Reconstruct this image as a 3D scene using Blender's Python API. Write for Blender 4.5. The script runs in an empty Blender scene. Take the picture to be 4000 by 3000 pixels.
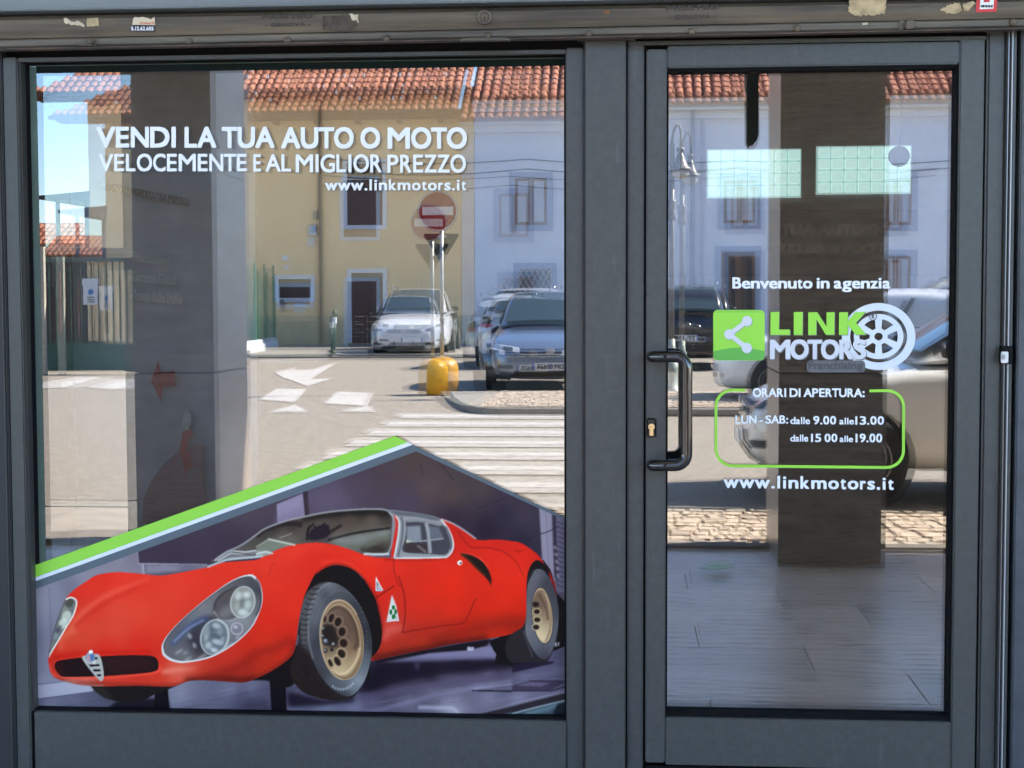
import bpy, bmesh, math, random
import numpy as np
from mathutils import Vector, Matrix
random.seed(7)
SC = bpy.context.scene
COL = SC.collection
# ---------------------------------------------------------------- camera
FPX, CAMZ, CAMD = 6000.0, 1.384, 4.41             # focal length in photo pixels, eye height, distance to the shop front
YAW, PIT, ROL = math.radians(4.4), math.radians(3.2), math.radians(-.17)
def cam_dir(u, v):
    c, s = math.cos(ROL), math.sin(ROL); u, v = c * u - s * v, s * u + c * v
    x, y, z = u, 1.0, v
    c, s = math.cos(-PIT), math.sin(-PIT); y, z = c * y - s * z, s * y + c * z
    c, s = math.cos(YAW), math.sin(YAW); return Vector((c * x - s * y, s * x + c * y, z))
cd = bpy.data.cameras.new('camera'); cam = bpy.data.objects.new('camera', cd); COL.objects.link(cam)
cd.sensor_width = 36; cd.lens = 36 * FPX / 4000; cd.clip_start = .05; cd.clip_end = 2000
fw = cam_dir(0, 0); rt_ = cam_dir(1, 0) - fw; up_ = cam_dir(0, 1) - fw
M = Matrix((rt_, up_, -fw)).transposed().to_4x4(); M.translation = (0, -CAMD, CAMZ); cam.matrix_world = M
SC.camera = cam
# ---------------------------------------------------------------- sky, sun, exposure
SUN_EL, SUN_AZ = math.radians(41), math.radians(106)   # azimuth from +Y towards +X
w = bpy.data.worlds.new('World'); SC.world = w; w.use_nodes = True
nt = w.node_tree; bgn = nt.nodes['Background']; sky = nt.nodes.new('ShaderNodeTexSky')
sky.sky_type = 'NISHITA'; sky.sun_disc = False; sky.sun_elevation = SUN_EL; sky.sun_rotation = SUN_AZ; sky.air_density = 1.0; sky.dust_density = .05; sky.ozone_density = 4.0; sky.altitude = 600
tn = nt.nodes.new('ShaderNodeMix'); tn.data_type = 'RGBA'; tn.blend_type = 'MULTIPLY'; tn.inputs['Factor'].default_value = 1; tn.inputs['B'].default_value = (.94, .97, 1.0, 1); nt.links.new(sky.outputs[0], tn.inputs['A']); nt.links.new(tn.outputs['Result'], bgn.inputs[0]); bgn.inputs[1].default_value = .125
sl = bpy.data.lights.new('sun', 'SUN'); sl.energy = 4.7; sl.angle = math.radians(.53); sl.color = (1, .92, .80)
so = bpy.data.objects.new('sun', sl); COL.objects.link(so)
sdir = Vector((math.cos(SUN_EL) * math.sin(SUN_AZ), math.cos(SUN_EL) * math.cos(SUN_AZ), math.sin(SUN_EL)))
so.rotation_euler = (-sdir).to_track_quat('-Z', 'Y').to_euler(); so.location = (20, -10, 30)
vs = SC.view_settings; vs.view_transform = 'Standard'; vs.look = 'None'; vs.exposure = 2.78; vs.gamma = 1; vs.use_curve_mapping = False
cy = SC.cycles; cy.max_bounces = 12; cy.diffuse_bounces = 5; cy.glossy_bounces = 6; cy.transparent_max_bounces = 16; cy.use_denoising = True; cy.denoising_prefilter = 'ACCURATE'; cy.caustics_reflective = False; cy.caustics_refractive = False
# ---------------------------------------------------------------- pixel helpers: photo pixel -> point of the place
YG = .05                                             # plane of the outer panes (the frame faces lie on y = 0)
def ray(sx, sy): return cam_dir((sx - 2000) / FPX, -(sy - 1500) / FPX)
def G(sx, sy, y=0.0):                                # point of the plane y = const seen at that pixel
    d = ray(sx, sy); t = (y + CAMD) / d.y; return Vector((d.x * t, y, CAMZ + d.z * t))
def RP(sx, sy, dist):                                # mirrored in the panes: point of the street at that distance behind the glass
    d = ray(sx, sy); t = (dist) / d.y; return Vector((d.x * t, 2 * YG - (dist - CAMD), CAMZ + d.z * t))
def RG(sx, sy, z=0.0):                               # mirrored in the panes: point of the ground
    d = ray(sx, sy); t = (z - CAMZ) / d.z; return Vector((d.x * t, 2 * YG - (d.y * t - CAMD), z))
def FX(sx, y=0.0, sy=1500): return G(sx, sy, y).x
def FZ(sy, y=0.0, sx=2300): return G(sx, sy, y).z
def RY(dist): return 2 * YG - (dist - CAMD)
# ---------------------------------------------------------------- materials
MATS = {}
def lin(c): return tuple(((v / 255) / 12.92 if v / 255 <= .04045 else ((v / 255 + .055) / 1.055) ** 2.4) for v in c)
def mat(name, col, rough=.6, metal=0, var=0, scale=8, stretch=(1, 1, 1), bump=0, bscale=60, col2=None, coat=0, spec=.5, emit=None, es=0, detail=4, lo=.35, hi=.65):
    if name in MATS: return MATS[name]
    m = bpy.data.materials.new(name); m.use_nodes = True; nt = m.node_tree; p = nt.nodes['Principled BSDF']
    p.inputs['Base Color'].default_value = (*col, 1); p.inputs['Roughness'].default_value = rough; p.inputs['Metallic'].default_value = metal
    p.inputs['Specular IOR Level'].default_value = spec; p.inputs['Coat Weight'].default_value = coat
    if emit: p.inputs['Emission Color'].default_value = (*emit, 1); p.inputs['Emission Strength'].default_value = es
    if var or col2 or bump:
        tc = nt.nodes.new('ShaderNodeTexCoord'); mp = nt.nodes.new('ShaderNodeMapping'); mp.inputs['Scale'].default_value = stretch
        nt.links.new(tc.outputs['Object'], mp.inputs[0])
    if var or col2:
        n = nt.nodes.new('ShaderNodeTexNoise'); n.inputs['Scale'].default_value = scale; n.inputs['Detail'].default_value = detail; n.inputs['Roughness'].default_value = .62
        nt.links.new(mp.outputs[0], n.inputs['Vector'])
        r = nt.nodes.new('ShaderNodeValToRGB'); r.color_ramp.elements[0].position = lo; r.color_ramp.elements[1].position = hi
        a = col if col2 else tuple(c * (1 - var) for c in col); b = col2 if col2 else tuple(min(1, c * (1 + var)) for c in col)
        r.color_ramp.elements[0].color = (*a, 1); r.color_ramp.elements[1].color = (*b, 1)
        nt.links.new(n.outputs['Fac'], r.inputs[0]); nt.links.new(r.outputs[0], p.inputs['Base Color'])
    if bump:
        n2 = nt.nodes.new('ShaderNodeTexNoise'); n2.inputs['Scale'].default_value = bscale; n2.inputs['Detail'].default_value = 3
        nt.links.new(mp.outputs[0], n2.inputs['Vector'])
        b_ = nt.nodes.new('ShaderNodeBump'); b_.inputs['Strength'].default_value = bump; b_.inputs['Distance'].default_value = .01
        nt.links.new(n2.outputs['Fac'], b_.inputs['Height']); nt.links.new(b_.outputs[0], p.inputs['Normal'])
    MATS[name] = m; return m
def stone_mat(name, base, dark, pit, sc=1.0, rough=.45, strength=1.0):   # travertine: long bands, veins and pits along x
    if name in MATS: return MATS[name]
    m = mat(name, base, rough); nt = m.node_tree; p = nt.nodes['Principled BSDF']; L = nt.links
    tc = nt.nodes.new('ShaderNodeTexCoord'); oi = nt.nodes.new('ShaderNodeObjectInfo')
    ad = nt.nodes.new('ShaderNodeVectorMath'); ad.operation = 'ADD'; L.new(tc.outputs['Object'], ad.inputs[0])
    cb = nt.nodes.new('ShaderNodeCombineXYZ'); mu = nt.nodes.new('ShaderNodeMath'); mu.operation = 'MULTIPLY'; mu.inputs[1].default_value = 37; L.new(oi.outputs['Random'], mu.inputs[0])
    L.new(mu.outputs[0], cb.inputs[0]); L.new(mu.outputs[0], cb.inputs[1]); L.new(cb.outputs[0], ad.inputs[1])
    def noise(scl, st, d):
        mp = nt.nodes.new('ShaderNodeMapping'); mp.inputs['Scale'].default_value = st; L.new(ad.outputs[0], mp.inputs[0])
        n = nt.nodes.new('ShaderNodeTexNoise'); n.inputs['Scale'].default_value = scl; n.inputs['Detail'].default_value = d; n.inputs['Roughness'].default_value = .65; L.new(mp.outputs[0], n.inputs['Vector']); return n
    n1 = noise(4.5 * sc, (.22, 3.0, 3.4), 7); r1 = nt.nodes.new('ShaderNodeValToRGB'); r1.color_ramp.elements[0].position = .3; r1.color_ramp.elements[1].position = .7
    r1.color_ramp.elements[0].color = (*dark, 1); r1.color_ramp.elements[1].color = (*base, 1); L.new(n1.outputs['Fac'], r1.inputs[0])
    n2 = noise(15 * sc, (.30, 2.0, 2.2), 6); r2 = nt.nodes.new('ShaderNodeValToRGB'); r2.color_ramp.elements[0].position = .38; r2.color_ramp.elements[1].position = .47
    r2.color_ramp.elements[0].color = (*pit, 1); r2.color_ramp.elements[1].color = (1, 1, 1, 1); L.new(n2.outputs['Fac'], r2.inputs[0])
    mx = nt.nodes.new('ShaderNodeMix'); mx.data_type = 'RGBA'; mx.blend_type = 'MULTIPLY'; mx.inputs['Factor'].default_value = strength
    L.new(r1.outputs[0], mx.inputs['A']); L.new(r2.outputs[0], mx.inputs['B'])
    rv = nt.nodes.new('ShaderNodeValToRGB'); rv.color_ramp.elements[0].color = (.8, .8, .8, 1); rv.color_ramp.elements[1].color = (1.12, 1.1, 1.08, 1); L.new(oi.outputs['Random'], rv.inputs[0])
    m2 = nt.nodes.new('ShaderNodeMix'); m2.data_type = 'RGBA'; m2.blend_type = 'MULTIPLY'; m2.inputs['Factor'].default_value = 1
    L.new(mx.outputs['Result'], m2.inputs['A']); L.new(rv.outputs[0], m2.inputs['B']); L.new(m2.outputs['Result'], p.inputs['Base Color'])
    return m
def glass_mat(name, refl, tint):
    m = bpy.data.materials.new(name); m.use_nodes = True; nt = m.node_tree; nt.nodes.remove(nt.nodes['Principled BSDF'])
    o = nt.nodes['Material Output']; t = nt.nodes.new('ShaderNodeBsdfTransparent'); t.inputs[0].default_value = (*tint, 1)
    g = nt.nodes.new('ShaderNodeBsdfGlossy'); g.inputs['Roughness'].default_value = 0; g.inputs[0].default_value = (1, 1, 1, 1)
    fr = nt.nodes.new('ShaderNodeFresnel'); fr.inputs[0].default_value = refl
    mx = nt.nodes.new('ShaderNodeMixShader'); nt.links.new(fr.outputs[0], mx.inputs[0]); nt.links.new(t.outputs[0], mx.inputs[1]); nt.links.new(g.outputs[0], mx.inputs[2]); nt.links.new(mx.outputs[0], o.inputs[0])
    MATS[name] = m; return m
# ---------------------------------------------------------------- mesh helpers
class MB:
    def __init__(s): s.v = []; s.f = []
    def add(s, vs, fs):
        n = len(s.v); s.v += [tuple(v) for v in vs]; s.f += [tuple(i + n for i in f) for f in fs]; return s
    def hexa(s, p):                                   # 8 points: bottom ring then top ring
        return s.add(p, [(3, 2, 1, 0), (4, 5, 6, 7), (0, 1, 5, 4), (1, 2, 6, 5), (2, 3, 7, 6), (3, 0, 4, 7)])
    def box(s, x0, x1, y0, y1, z0, z1):
        if x0 > x1: x0, x1 = x1, x0
        if y0 > y1: y0, y1 = y1, y0
        if z0 > z1: z0, z1 = z1, z0
        return s.hexa([(x0, y0, z0), (x1, y0, z0), (x1, y1, z0), (x0, y1, z0), (x0, y0, z1), (x1, y0, z1), (x1, y1, z1), (x0, y1, z1)])
    def prism(s, pts, vec):                           # flat outline swept by a vector
        n = len(pts); P = [Vector(p) for p in pts]; Q = [p + Vector(vec) for p in P]
        return s.add(P + Q, [tuple(range(n))[::-1], tuple(range(n, 2 * n))] + [(i, (i + 1) % n, n + (i + 1) % n, n + i) for i in range(n)])
    def tube(s, path, r, n=10, cap=True, r2=None):
        P = [Vector(p) for p in path]; rings = []; fr = None
        for i, p in enumerate(P):
            t = ((P[min(i + 1, len(P) - 1)] - P[max(i - 1, 0)])).normalized()
            if fr is None: a = t.orthogonal().normalized()
            else: a = (fr - t * fr.dot(t)).normalized()
            fr = a; b = t.cross(a); rr = r if r2 is None else r + (r2 - r) * i / (len(P) - 1)
            rings.append([p + (a * math.cos(2 * math.pi * k / n) + b * math.sin(2 * math.pi * k / n)) * rr for k in range(n)])
        vs = [v for R in rings for v in R]; fs = []
        for i in range(len(P) - 1):
            for k in range(n): fs.append((i * n + k, i * n + (k + 1) % n, (i + 1) * n + (k + 1) % n, (i + 1) * n + k))
        if cap: fs += [tuple(range(n))[::-1], tuple(range((len(P) - 1) * n, len(P) * n))]
        return s.add(vs, fs)
    def lathe(s, prof, c=(0, 0, 0), n=24, axis='z'):
        vs = []; fs = []
        for r, h in prof:
            for k in range(n):
                a = 2 * math.pi * k / n; x, y = r * math.cos(a), r * math.sin(a)
                vs.append((c[0] + x, c[1] + y, c[2] + h) if axis == 'z' else ((c[0] + x, c[1] + h, c[2] + y) if axis == 'y' else (c[0] + h, c[1] + x, c[2] + y)))
        for i in range(len(prof) - 1):
            for k in range(n): fs.append((i * n + k, i * n + (k + 1) % n, (i + 1) * n + (k + 1) % n, (i + 1) * n + k))
        if prof[0][0] > 1e-5: fs.append(tuple(range(n))[::-1])
        if prof[-1][0] > 1e-5: fs.append(tuple(range((len(prof) - 1) * n, len(prof) * n)))
        return s.add(vs, fs)
    def build(s, name, m, parent=None, smooth=False, bevel=0, seg=2, loc=None):
        me = bpy.data.meshes.new(name); me.from_pydata(s.v, [], s.f); me.validate()
        bm = bmesh.new(); bm.from_mesh(me)
        bmesh.ops.remove_doubles(bm, verts=bm.verts, dist=1e-6)
        bmesh.ops.recalc_face_normals(bm, faces=bm.faces)
        if bevel:
            es = [e for e in bm.edges if len(e.link_faces) == 2 and e.calc_face_angle(0) > .5]
            bmesh.ops.bevel(bm, geom=es, offset=bevel, segments=seg, affect='EDGES', clamp_overlap=True)
        bm.to_mesh(me); bm.free()
        if smooth: me.polygons.foreach_set('use_smooth', [True] * len(me.polygons))
        me.materials.append(m)
        return link(name, me, parent, loc)
def link(name, me, parent=None, loc=None):
    o = bpy.data.objects.new(name, me); COL.objects.link(o)
    if parent is not None: o.parent = parent
    if loc is not None: o.location = loc
    return o
def empty(name, loc=(0, 0, 0), rz=0):
    o = bpy.data.objects.new(name, None); COL.objects.link(o); o.location = loc; o.rotation_euler[2] = rz; o.empty_display_size = .1; return o
def tag(o, label=None, cat=None, group=None, kind=None):
    if label: o['label'] = label
    if cat: o['category'] = cat
    if group: o['group'] = group
    if kind: o['kind'] = kind
    return o
def autosmooth(o, ang=40):
    bm = bmesh.new(); bm.from_mesh(o.data)
    for f in bm.faces: f.smooth = True
    for e in bm.edges: e.smooth = not (len(e.link_faces) == 2 and e.calc_face_angle(0) > math.radians(ang))
    bm.to_mesh(o.data); bm.free(); return o
def copy_tree(o, parent=None):
    c = o.copy(); COL.objects.link(c); c.parent = parent
    for ch in list(o.children): copy_tree(ch, c)
    return c
# lettering: outline glyphs thickened by stacked copies a few hundredths of a millimetre apart
ADV = dict(zip('ABCDEFGHIJKLMNOPQRSTUVWXYZabcdefghijklmnopqrstuvwxyz', (642, 571, 584, 682, 509, 502, 664, 674, 259, 394, 573, 492, 826, 678, 706, 557, 706, 567, 510, 513, 667, 619, 889, 611, 588, 565,
           502, 580, 444, 577, 513, 316, 574, 568, 250, 257, 511, 252, 852, 569, 566, 581, 577, 352, 406, 344, 567, 512, 761, 500, 506, 449)))
ADV.update({c: 530 for c in '0123456789'}); ADV.update({'.': 236, ':': 236, '-': 315, ' ': 205, "'": 200}); ADV['1'] = 430
GLY = {}
def glyph(ch):
    if ch not in GLY:
        cu = bpy.data.curves.new('t', 'FONT'); cu.body = ch; cu.resolution_u = 4
        ob = bpy.data.objects.new('t', cu); COL.objects.link(ob); dg = bpy.context.evaluated_depsgraph_get(); dg.update()
        me = bpy.data.meshes.new_from_object(ob.evaluated_get(dg)); v = np.array([(q.co.x, q.co.y) for q in me.vertices]); f = [tuple(p.vertices) for p in me.polygons]
        bpy.data.objects.remove(ob); bpy.data.curves.remove(cu); bpy.data.meshes.remove(me); GLY[ch] = (v, f)
    return GLY[ch]
def text_pts(body, space=1.0):                        # glyphs set to the proportions of a humanist sans
    x = 0.0; V = []; F = []; n = 0; tr = (space - 1) * .35
    for ch in body:
        adv = ADV.get(ch, 530) / 1000
        if ch != ' ':
            v, f = glyph(ch); mn, mx = v[:, 0].min(), v[:, 0].max()
            sb = .008 if ch in 'AVWYTXvwyx' else (.035 if ch in 'OCGQDSocegsdqpbZz' else .055)
            if ch in '.:Iil-1': wdt = (mx - mn); off = (adv - wdt) / 2
            else: wdt = adv - 2 * sb; off = sb
            q = v.copy(); q[:, 0] = (v[:, 0] - mn) / (mx - mn) * wdt + x + off; V.append(q); F += [tuple(i + n for i in t) for t in f]; n += len(q)
        x += adv + tr
    return np.concatenate(V), F
def text_mb(body, fn, w, h, bold, space=1.0, ncopy=8, step=.00004, aspect=1.0):
    """fn(a, b, k) maps box coordinates (0..w right, 0..h up, pixels) to space; bold in the same pixels"""
    v, f = text_pts(body, space); mn, mx = v.min(0), v.max(0); s = np.array(((w - 2 * bold) / (mx[0] - mn[0]), (h - 2 * bold * aspect) / (mx[1] - mn[1])))
    q = (v - mn) * s + np.array((bold, bold * aspect)); mb = MB()
    offs = [(0, 0)] + ([(1, 1), (1, -1), (-1, 1), (-1, -1), (1, 0), (-1, 0), (0, 1), (0, -1)] if bold else [])
    for k, (ox, oy) in enumerate(offs):
        mb.add([fn(a + ox * bold, b + oy * bold * aspect, k) for a, b in q], f)
    return mb
def text_px(body, box, m, name, y, bold=3, space=1.0, parent=None, slope=0.0, step=.00005, aspect=1.0):
    x0, y0, x1, y1 = box
    mb = text_mb(body, lambda a, b, k: G(x0 + a, y1 - b + slope * a, y - k * step), x1 - x0, y1 - y0, bold, space, aspect=aspect)
    me = bpy.data.meshes.new(name); me.from_pydata(mb.v, [], mb.f); me.materials.append(m); return link(name, me, parent)
# ---------------------------------------------------------------- printed picture on the window film
PX0, PY0, PX1, PY1, PST = 108.0, 1750.0, 2222.0, 2802.0, 1.3
PW, PH = int((PX1 - PX0) / PST), int((PY1 - PY0) / PST)
PXX, PYY = np.meshgrid(PX0 + (np.arange(PW) + .5) * PST, PY0 + (np.arange(PH) + .5) * PST)

def cA(p): return [(x / 2.212, 2250 + y / 2.212) for x, y in p]
def cB(p): return [(1000 + x / 2.212, 2250 + y / 2.212) for x, y in p]
def cC(p): return [(2000 + x / 2.212, 2250 + y / 2.212) for x, y in p]
def cD(p): return [(1000 + x / 2.212, 1500 + y / 2.212) for x, y in p]
def cE(p): return [(x / 2.212, 1500 + y / 2.212) for x, y in p]
def cF(p): return [(2000 + x / 2.212, 1500 + y / 2.212) for x, y in p]

def smooth(pts, n=6, closed=True):
    P = np.array(pts, float); m = len(P); out = []
    for i in range(m if closed else m - 1):
        if closed: a, b, c, d = P[(i - 1) % m], P[i], P[(i + 1) % m], P[(i + 2) % m]
        else: a, b, c, d = P[max(i - 1, 0)], P[i], P[i + 1], P[min(i + 2, m - 1)]
        for k in range(n):
            t = k / n
            out.append(.5 * ((2 * b) + (c - a) * t + (2 * a - 5 * b + 4 * c - d) * t * t + (3 * b - a - 3 * c + d) * t ** 3))
    if not closed: out.append(P[-1])
    return out

def pmask(pts, pad=0):
    P = np.array(pts, float); X = (P[:, 0] - PX0) / PST; Y = (P[:, 1] - PY0) / PST
    pad = int(pad / PST) + 2
    c0, c1 = max(0, int(X.min()) - pad), min(PW, int(X.max()) + pad + 2)
    r0, r1 = max(0, int(Y.min()) - pad), min(PH, int(Y.max()) + pad + 2)
    if c1 <= c0 or r1 <= r0: return (slice(0, 1), slice(0, 1)), np.zeros((1, 1))
    w, h = c1 - c0, r1 - r0; X = X - c0; Y = Y - r0
    acc = np.zeros((h, w + 1))
    for i in range(len(P)):
        x0, y0, x1, y1 = X[i], Y[i], X[(i + 1) % len(P)], Y[(i + 1) % len(P)]
        if y0 == y1: continue
        s = 1.0
        if y0 > y1: x0, y0, x1, y1, s = x1, y1, x0, y0, -1.0
        q0, q1 = int(max(0, math.ceil(y0 - .5))), int(min(h - 1, math.ceil(y1 - .5) - 1))
        if q1 < q0: continue
        rows = np.arange(q0, q1 + 1)
        xc = np.clip(x0 + (rows + .5 - y0) * (x1 - x0) / (y1 - y0), 0, w - 1e-6)
        ix = xc.astype(int); fr = xc - ix
        np.add.at(acc, (rows, ix), s * (1 - fr)); np.add.at(acc, (rows, ix + 1), s * fr)
    return (slice(r0, r1), slice(c0, c1)), np.clip(np.abs(np.cumsum(acc, 1)[:, :w]), 0, 1)
def full(t):
    if not isinstance(t, tuple): return t
    o = np.zeros((PH, PW)); o[t[0]] = t[1]; return o
def blur(m, r):
    r = int(round(r / PST))
    if r < 1: return m
    for _ in range(2):
        for ax in (0, 1):
            pad = [(0, 0)] * m.ndim; pad[ax] = (r + 1, r)
            c = np.cumsum(np.pad(m, pad, mode='edge'), ax); n = m.shape[ax]
            m = ((c[2 * r + 1:2 * r + 1 + n] - c[:n]) if ax == 0 else (c[:, 2 * r + 1:2 * r + 1 + n] - c[:, :n])) / (2 * r + 1)
    return m
IMG = np.zeros((PH, PW, 3)); IMG[:] = (96, 90, 112)
def paint(t, col, a=1.0):
    sl, m = t; m = (m * a)[..., None]; col = np.asarray(col, float)
    if col.ndim == 3: col = col[sl]
    IMG[sl] = IMG[sl] * (1 - m) + col * m
def idw(samples, p=2.4, soft=6):
    k = 4; xx, yy = PXX[::k, ::k], PYY[::k, ::k]
    num = np.zeros(xx.shape + (3,)); den = np.zeros(xx.shape)
    for x, y, c in samples:
        w = 1.0 / ((xx - x) ** 2 + (yy - y) ** 2 + 420) ** (p / 2)
        num += w[..., None] * np.array(c, float); den += w
    v = num / den[..., None]
    return blur(np.repeat(np.repeat(v, k, 0), k, 1)[:PH, :PW], soft)
def _soft(pts, col, feather, a, clip):
    sl, m = pmask(pts, feather * 2.5)
    if feather: m = blur(m, feather)
    if clip is not None: m = m * full(clip)[sl]
    paint((sl, m), col, a); return sl, m
def fill(pts, col, feather=0, a=1.0, sm=True, clip=None, n=6):
    return _soft(smooth(pts, n) if sm else pts, col, feather, a, clip)
def line(pts, w, col, a=1.0, feather=0, sm=True, clip=None, w2=None):
    P = np.array(smooth(pts, 6, False) if sm else pts, float)
    T = np.gradient(P, axis=0); T /= np.linalg.norm(T, axis=1)[:, None] + 1e-9
    N = np.stack([-T[:, 1], T[:, 0]], 1)
    ww = np.linspace(w, w if w2 is None else w2, len(P))[:, None] / 2
    return _soft(list(P + N * ww) + list((P - N * ww)[::-1]), col, feather, a, clip)
def ell(cx, cy, rx, ry, tilt=0, n=40, a0=0, a1=360):
    o = []; t = math.radians(tilt)
    for k in range(n):
        q = math.radians(a0 + (a1 - a0) * k / n); x, y = rx * math.cos(q), ry * math.sin(q)
        o.append((cx + x * math.cos(t) - y * math.sin(t), cy + x * math.sin(t) + y * math.cos(t)))
    return o
S_ = lambda fn, L: [(fn([(x, y)])[0] + (c,)) for x, y, c in L]

# --- room behind the car
bg = S_(cE, [(1000, 1500, (138, 134, 156)), (700, 1620, (140, 138, 160)), (1150, 1480, (128, 122, 146))]) + \
     S_(cA, [(320, 200, (146, 146, 172)), (330, 560, (120, 120, 148)), (430, 120, (138, 138, 166)), (350, 800, (128, 128, 158)), (330, 900, (150, 150, 180)), (600, 80, (120, 118, 146))])
paint(pmask([(100, 2200), (560, 2000), (560, 2760), (100, 2760)]), idw(bg))
paint(pmask(cA([(275, 100), (425, 100), (440, 900), (290, 940)])), (150, 150, 180), .25)
line(cA([(425, 100), (440, 600)]), 5, (104, 102, 130), .4, 2)
dark = S_(cE, [(1300, 1400, (72, 60, 80)), (1700, 1250, (74, 64, 84)), (2100, 1050, (86, 76, 92)), (1500, 1530, (70, 58, 80)), (2000, 1400, (70, 58, 78))]) + \
       S_(cD, [(600, 1000, (92, 80, 108)), (900, 900, (86, 74, 94)), (1100, 800, (82, 70, 80)), (1350, 650, (84, 72, 72)), (1500, 900, (92, 80, 84)), (1300, 1020, (84, 72, 96)),
               (1700, 950, (88, 76, 78)), (1700, 1150, (60, 48, 66)), (2000, 1250, (48, 38, 60)), (2150, 1100, (56, 48, 72)), (1950, 900, (84, 72, 78)), (2180, 980, (70, 62, 80))]) + \
       S_(cF, [(100, 1150, (72, 64, 84)), (200, 1300, (66, 58, 80)), (100, 1350, (52, 44, 66)), (200, 1420, (56, 50, 74))])
m_dark = pmask(cE([(1190, 1400), (2300, 900)]) + cD([(200, 880), (1385, 560), (2212, 940)]) + cF([(250, 1060), (255, 1600)]) + cD([(1900, 1400), (300, 1500)]) + cE([(2100, 1600), (1790, 1562), (1200, 1552)]))
paint(m_dark, idw(dark))
line(cE([(1198, 1552), (1790, 1562)]), 5, (178, 172, 196), .8, 1, sm=False)
line(cE([(1187, 1450), (1200, 1560)]), 4, (150, 144, 170), .6, 1, sm=False)
line(cE([(1235, 1556), (1245, 1650)]), 7, (190, 186, 206), .8, 2, sm=False)
fill(cE([(1255, 1560), (1790, 1570), (1760, 1600), (1260, 1640)]), (146, 140, 168), 4, .8, sm=False)
fill(cE([(1600, 1566), (1800, 1570), (1700, 1600), (1500, 1610)]), (90, 84, 112), 10, .7, sm=False)
m = fill(cD([(178, 1040), (405, 945), (425, 1160), (190, 1260)]), (142, 132, 172), 1.5, sm=False)
fill(cD([(178, 1140), (425, 1050), (425, 1160), (190, 1260)]), (128, 116, 158), 12, .8, sm=False)
fill(cD([(405, 930), (445, 920), (462, 1145), (425, 1160)]), (58, 48, 56), 1.5, sm=False)
fill(cD([(445, 925), (700, 840), (900, 1090), (465, 1145)]), (104, 92, 124), 26, .55, sm=False)
for p, q in (((1580, 680), (1710, 830)), ((1900, 1070), (2010, 1030)), ((2010, 1030), (2200, 960)), ((1420, 690), (1440, 790))):
    line(cD([p, ((p[0] + q[0]) / 2 + 8, (p[1] + q[1]) / 2 + 10), q]), 3, (44, 36, 50), .6, 1)
rng = np.random.default_rng(4)
# right panels
fill(cF([(232, 1040), (350, 1110), (365, 1659), (390, 1800), (300, 1800), (262, 1500)]), (146, 140, 172), 2, sm=False)
line(cF([(290, 1080), (320, 1659)]), 3, (118, 112, 146), .7, 1, sm=False)
fill(cF([(345, 1110), (385, 1130), (395, 1659), (400, 1700), (370, 1659)]), (64, 58, 84), 2, sm=False)
fill(cF([(382, 1130), (452, 1170), (452, 1800), (395, 1800)]), (112, 108, 146), 2, sm=False)
for k in range(14):
    y = 1190 + k * 42
    line(cF([(390, y), (450, y + 22)]), 4, (70, 64, 96), .8, 1, sm=False)
for k in range(10):
    line(cF([(362 + k * 3, 1370 + k * 30), (378 + k * 3, 1400 + k * 30)]), 7, (196, 194, 214) if k % 2 else (60, 54, 74), .7, 2, sm=False)
line(cF([(130, 1370), (200, 1310), (300, 1280), (400, 1230)]), 4, (52, 46, 66), .8, 1)
line(cF([(160, 1310), (215, 1275)]), 3, (52, 46, 66), .8, 1)
# --- floor
fl = S_(cA, [(320, 1120, (112, 110, 156)), (600, 1060, (112, 112, 156)), (800, 1150, (96, 94, 138)), (400, 1165, (140, 140, 184)), (900, 1100, (92, 90, 132)), (1550, 1010, (142, 142, 180)), (1700, 1100, (112, 110, 152)),
             (1600, 1150, (120, 118, 168)), (2000, 1000, (128, 128, 176)), (2050, 1060, (84, 78, 128)), (2150, 1130, (62, 54, 96)), (2180, 960, (118, 118, 166))]) + \
     S_(cB, [(60, 1000, (96, 90, 140)), (50, 1120, (66, 58, 98)), (320, 1080, (74, 64, 110)), (600, 1150, (120, 118, 170)), (300, 1165, (136, 134, 182)), (1000, 1080, (104, 96, 148)), (1200, 1000, (88, 76, 118)),
             (1500, 960, (116, 108, 152)), (1300, 1100, (118, 112, 160)), (1100, 830, (36, 26, 48)), (1300, 800, (42, 30, 58)), (1000, 950, (26, 18, 34)), (1500, 870, (40, 30, 56)), (1900, 780, (48, 38, 76)),
             (1700, 900, (98, 86, 130)), (2000, 850, (104, 92, 140)), (2100, 820, (66, 54, 96)), (1600, 690, (128, 122, 168)), (1900, 680, (140, 134, 182)), (1450, 740, (60, 50, 84)), (1800, 740, (40, 30, 60)),
             (1700, 1080, (138, 132, 178)), (2000, 1040, (140, 134, 182)), (1700, 1160, (184, 182, 216)), (2100, 1180, (120, 116, 156)), (1900, 960, (122, 114, 166)), (850, 1130, (128, 124, 178))]) + \
     S_(cC, [(100, 860, (120, 112, 168)), (300, 800, (104, 94, 150)), (420, 780, (96, 90, 142)), (420, 680, (92, 86, 140)), (200, 1000, (116, 110, 160)), (60, 1060, (140, 134, 186)), (430, 850, (110, 106, 156)), (40, 720, (44, 36, 60)), (300, 940, (112, 106, 160))])
m_floor = pmask(cA([(295, 1070), (800, 1000), (800, 950), (2212, 880)]) + cB([(0, 880), (1000, 740), (1450, 640), (2212, 480)]) + cC([(480, 560), (480, 1280)]) + cA([(280, 1250)]))
paint(m_floor, idw(fl))
st = np.zeros((PH, PW))
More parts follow.
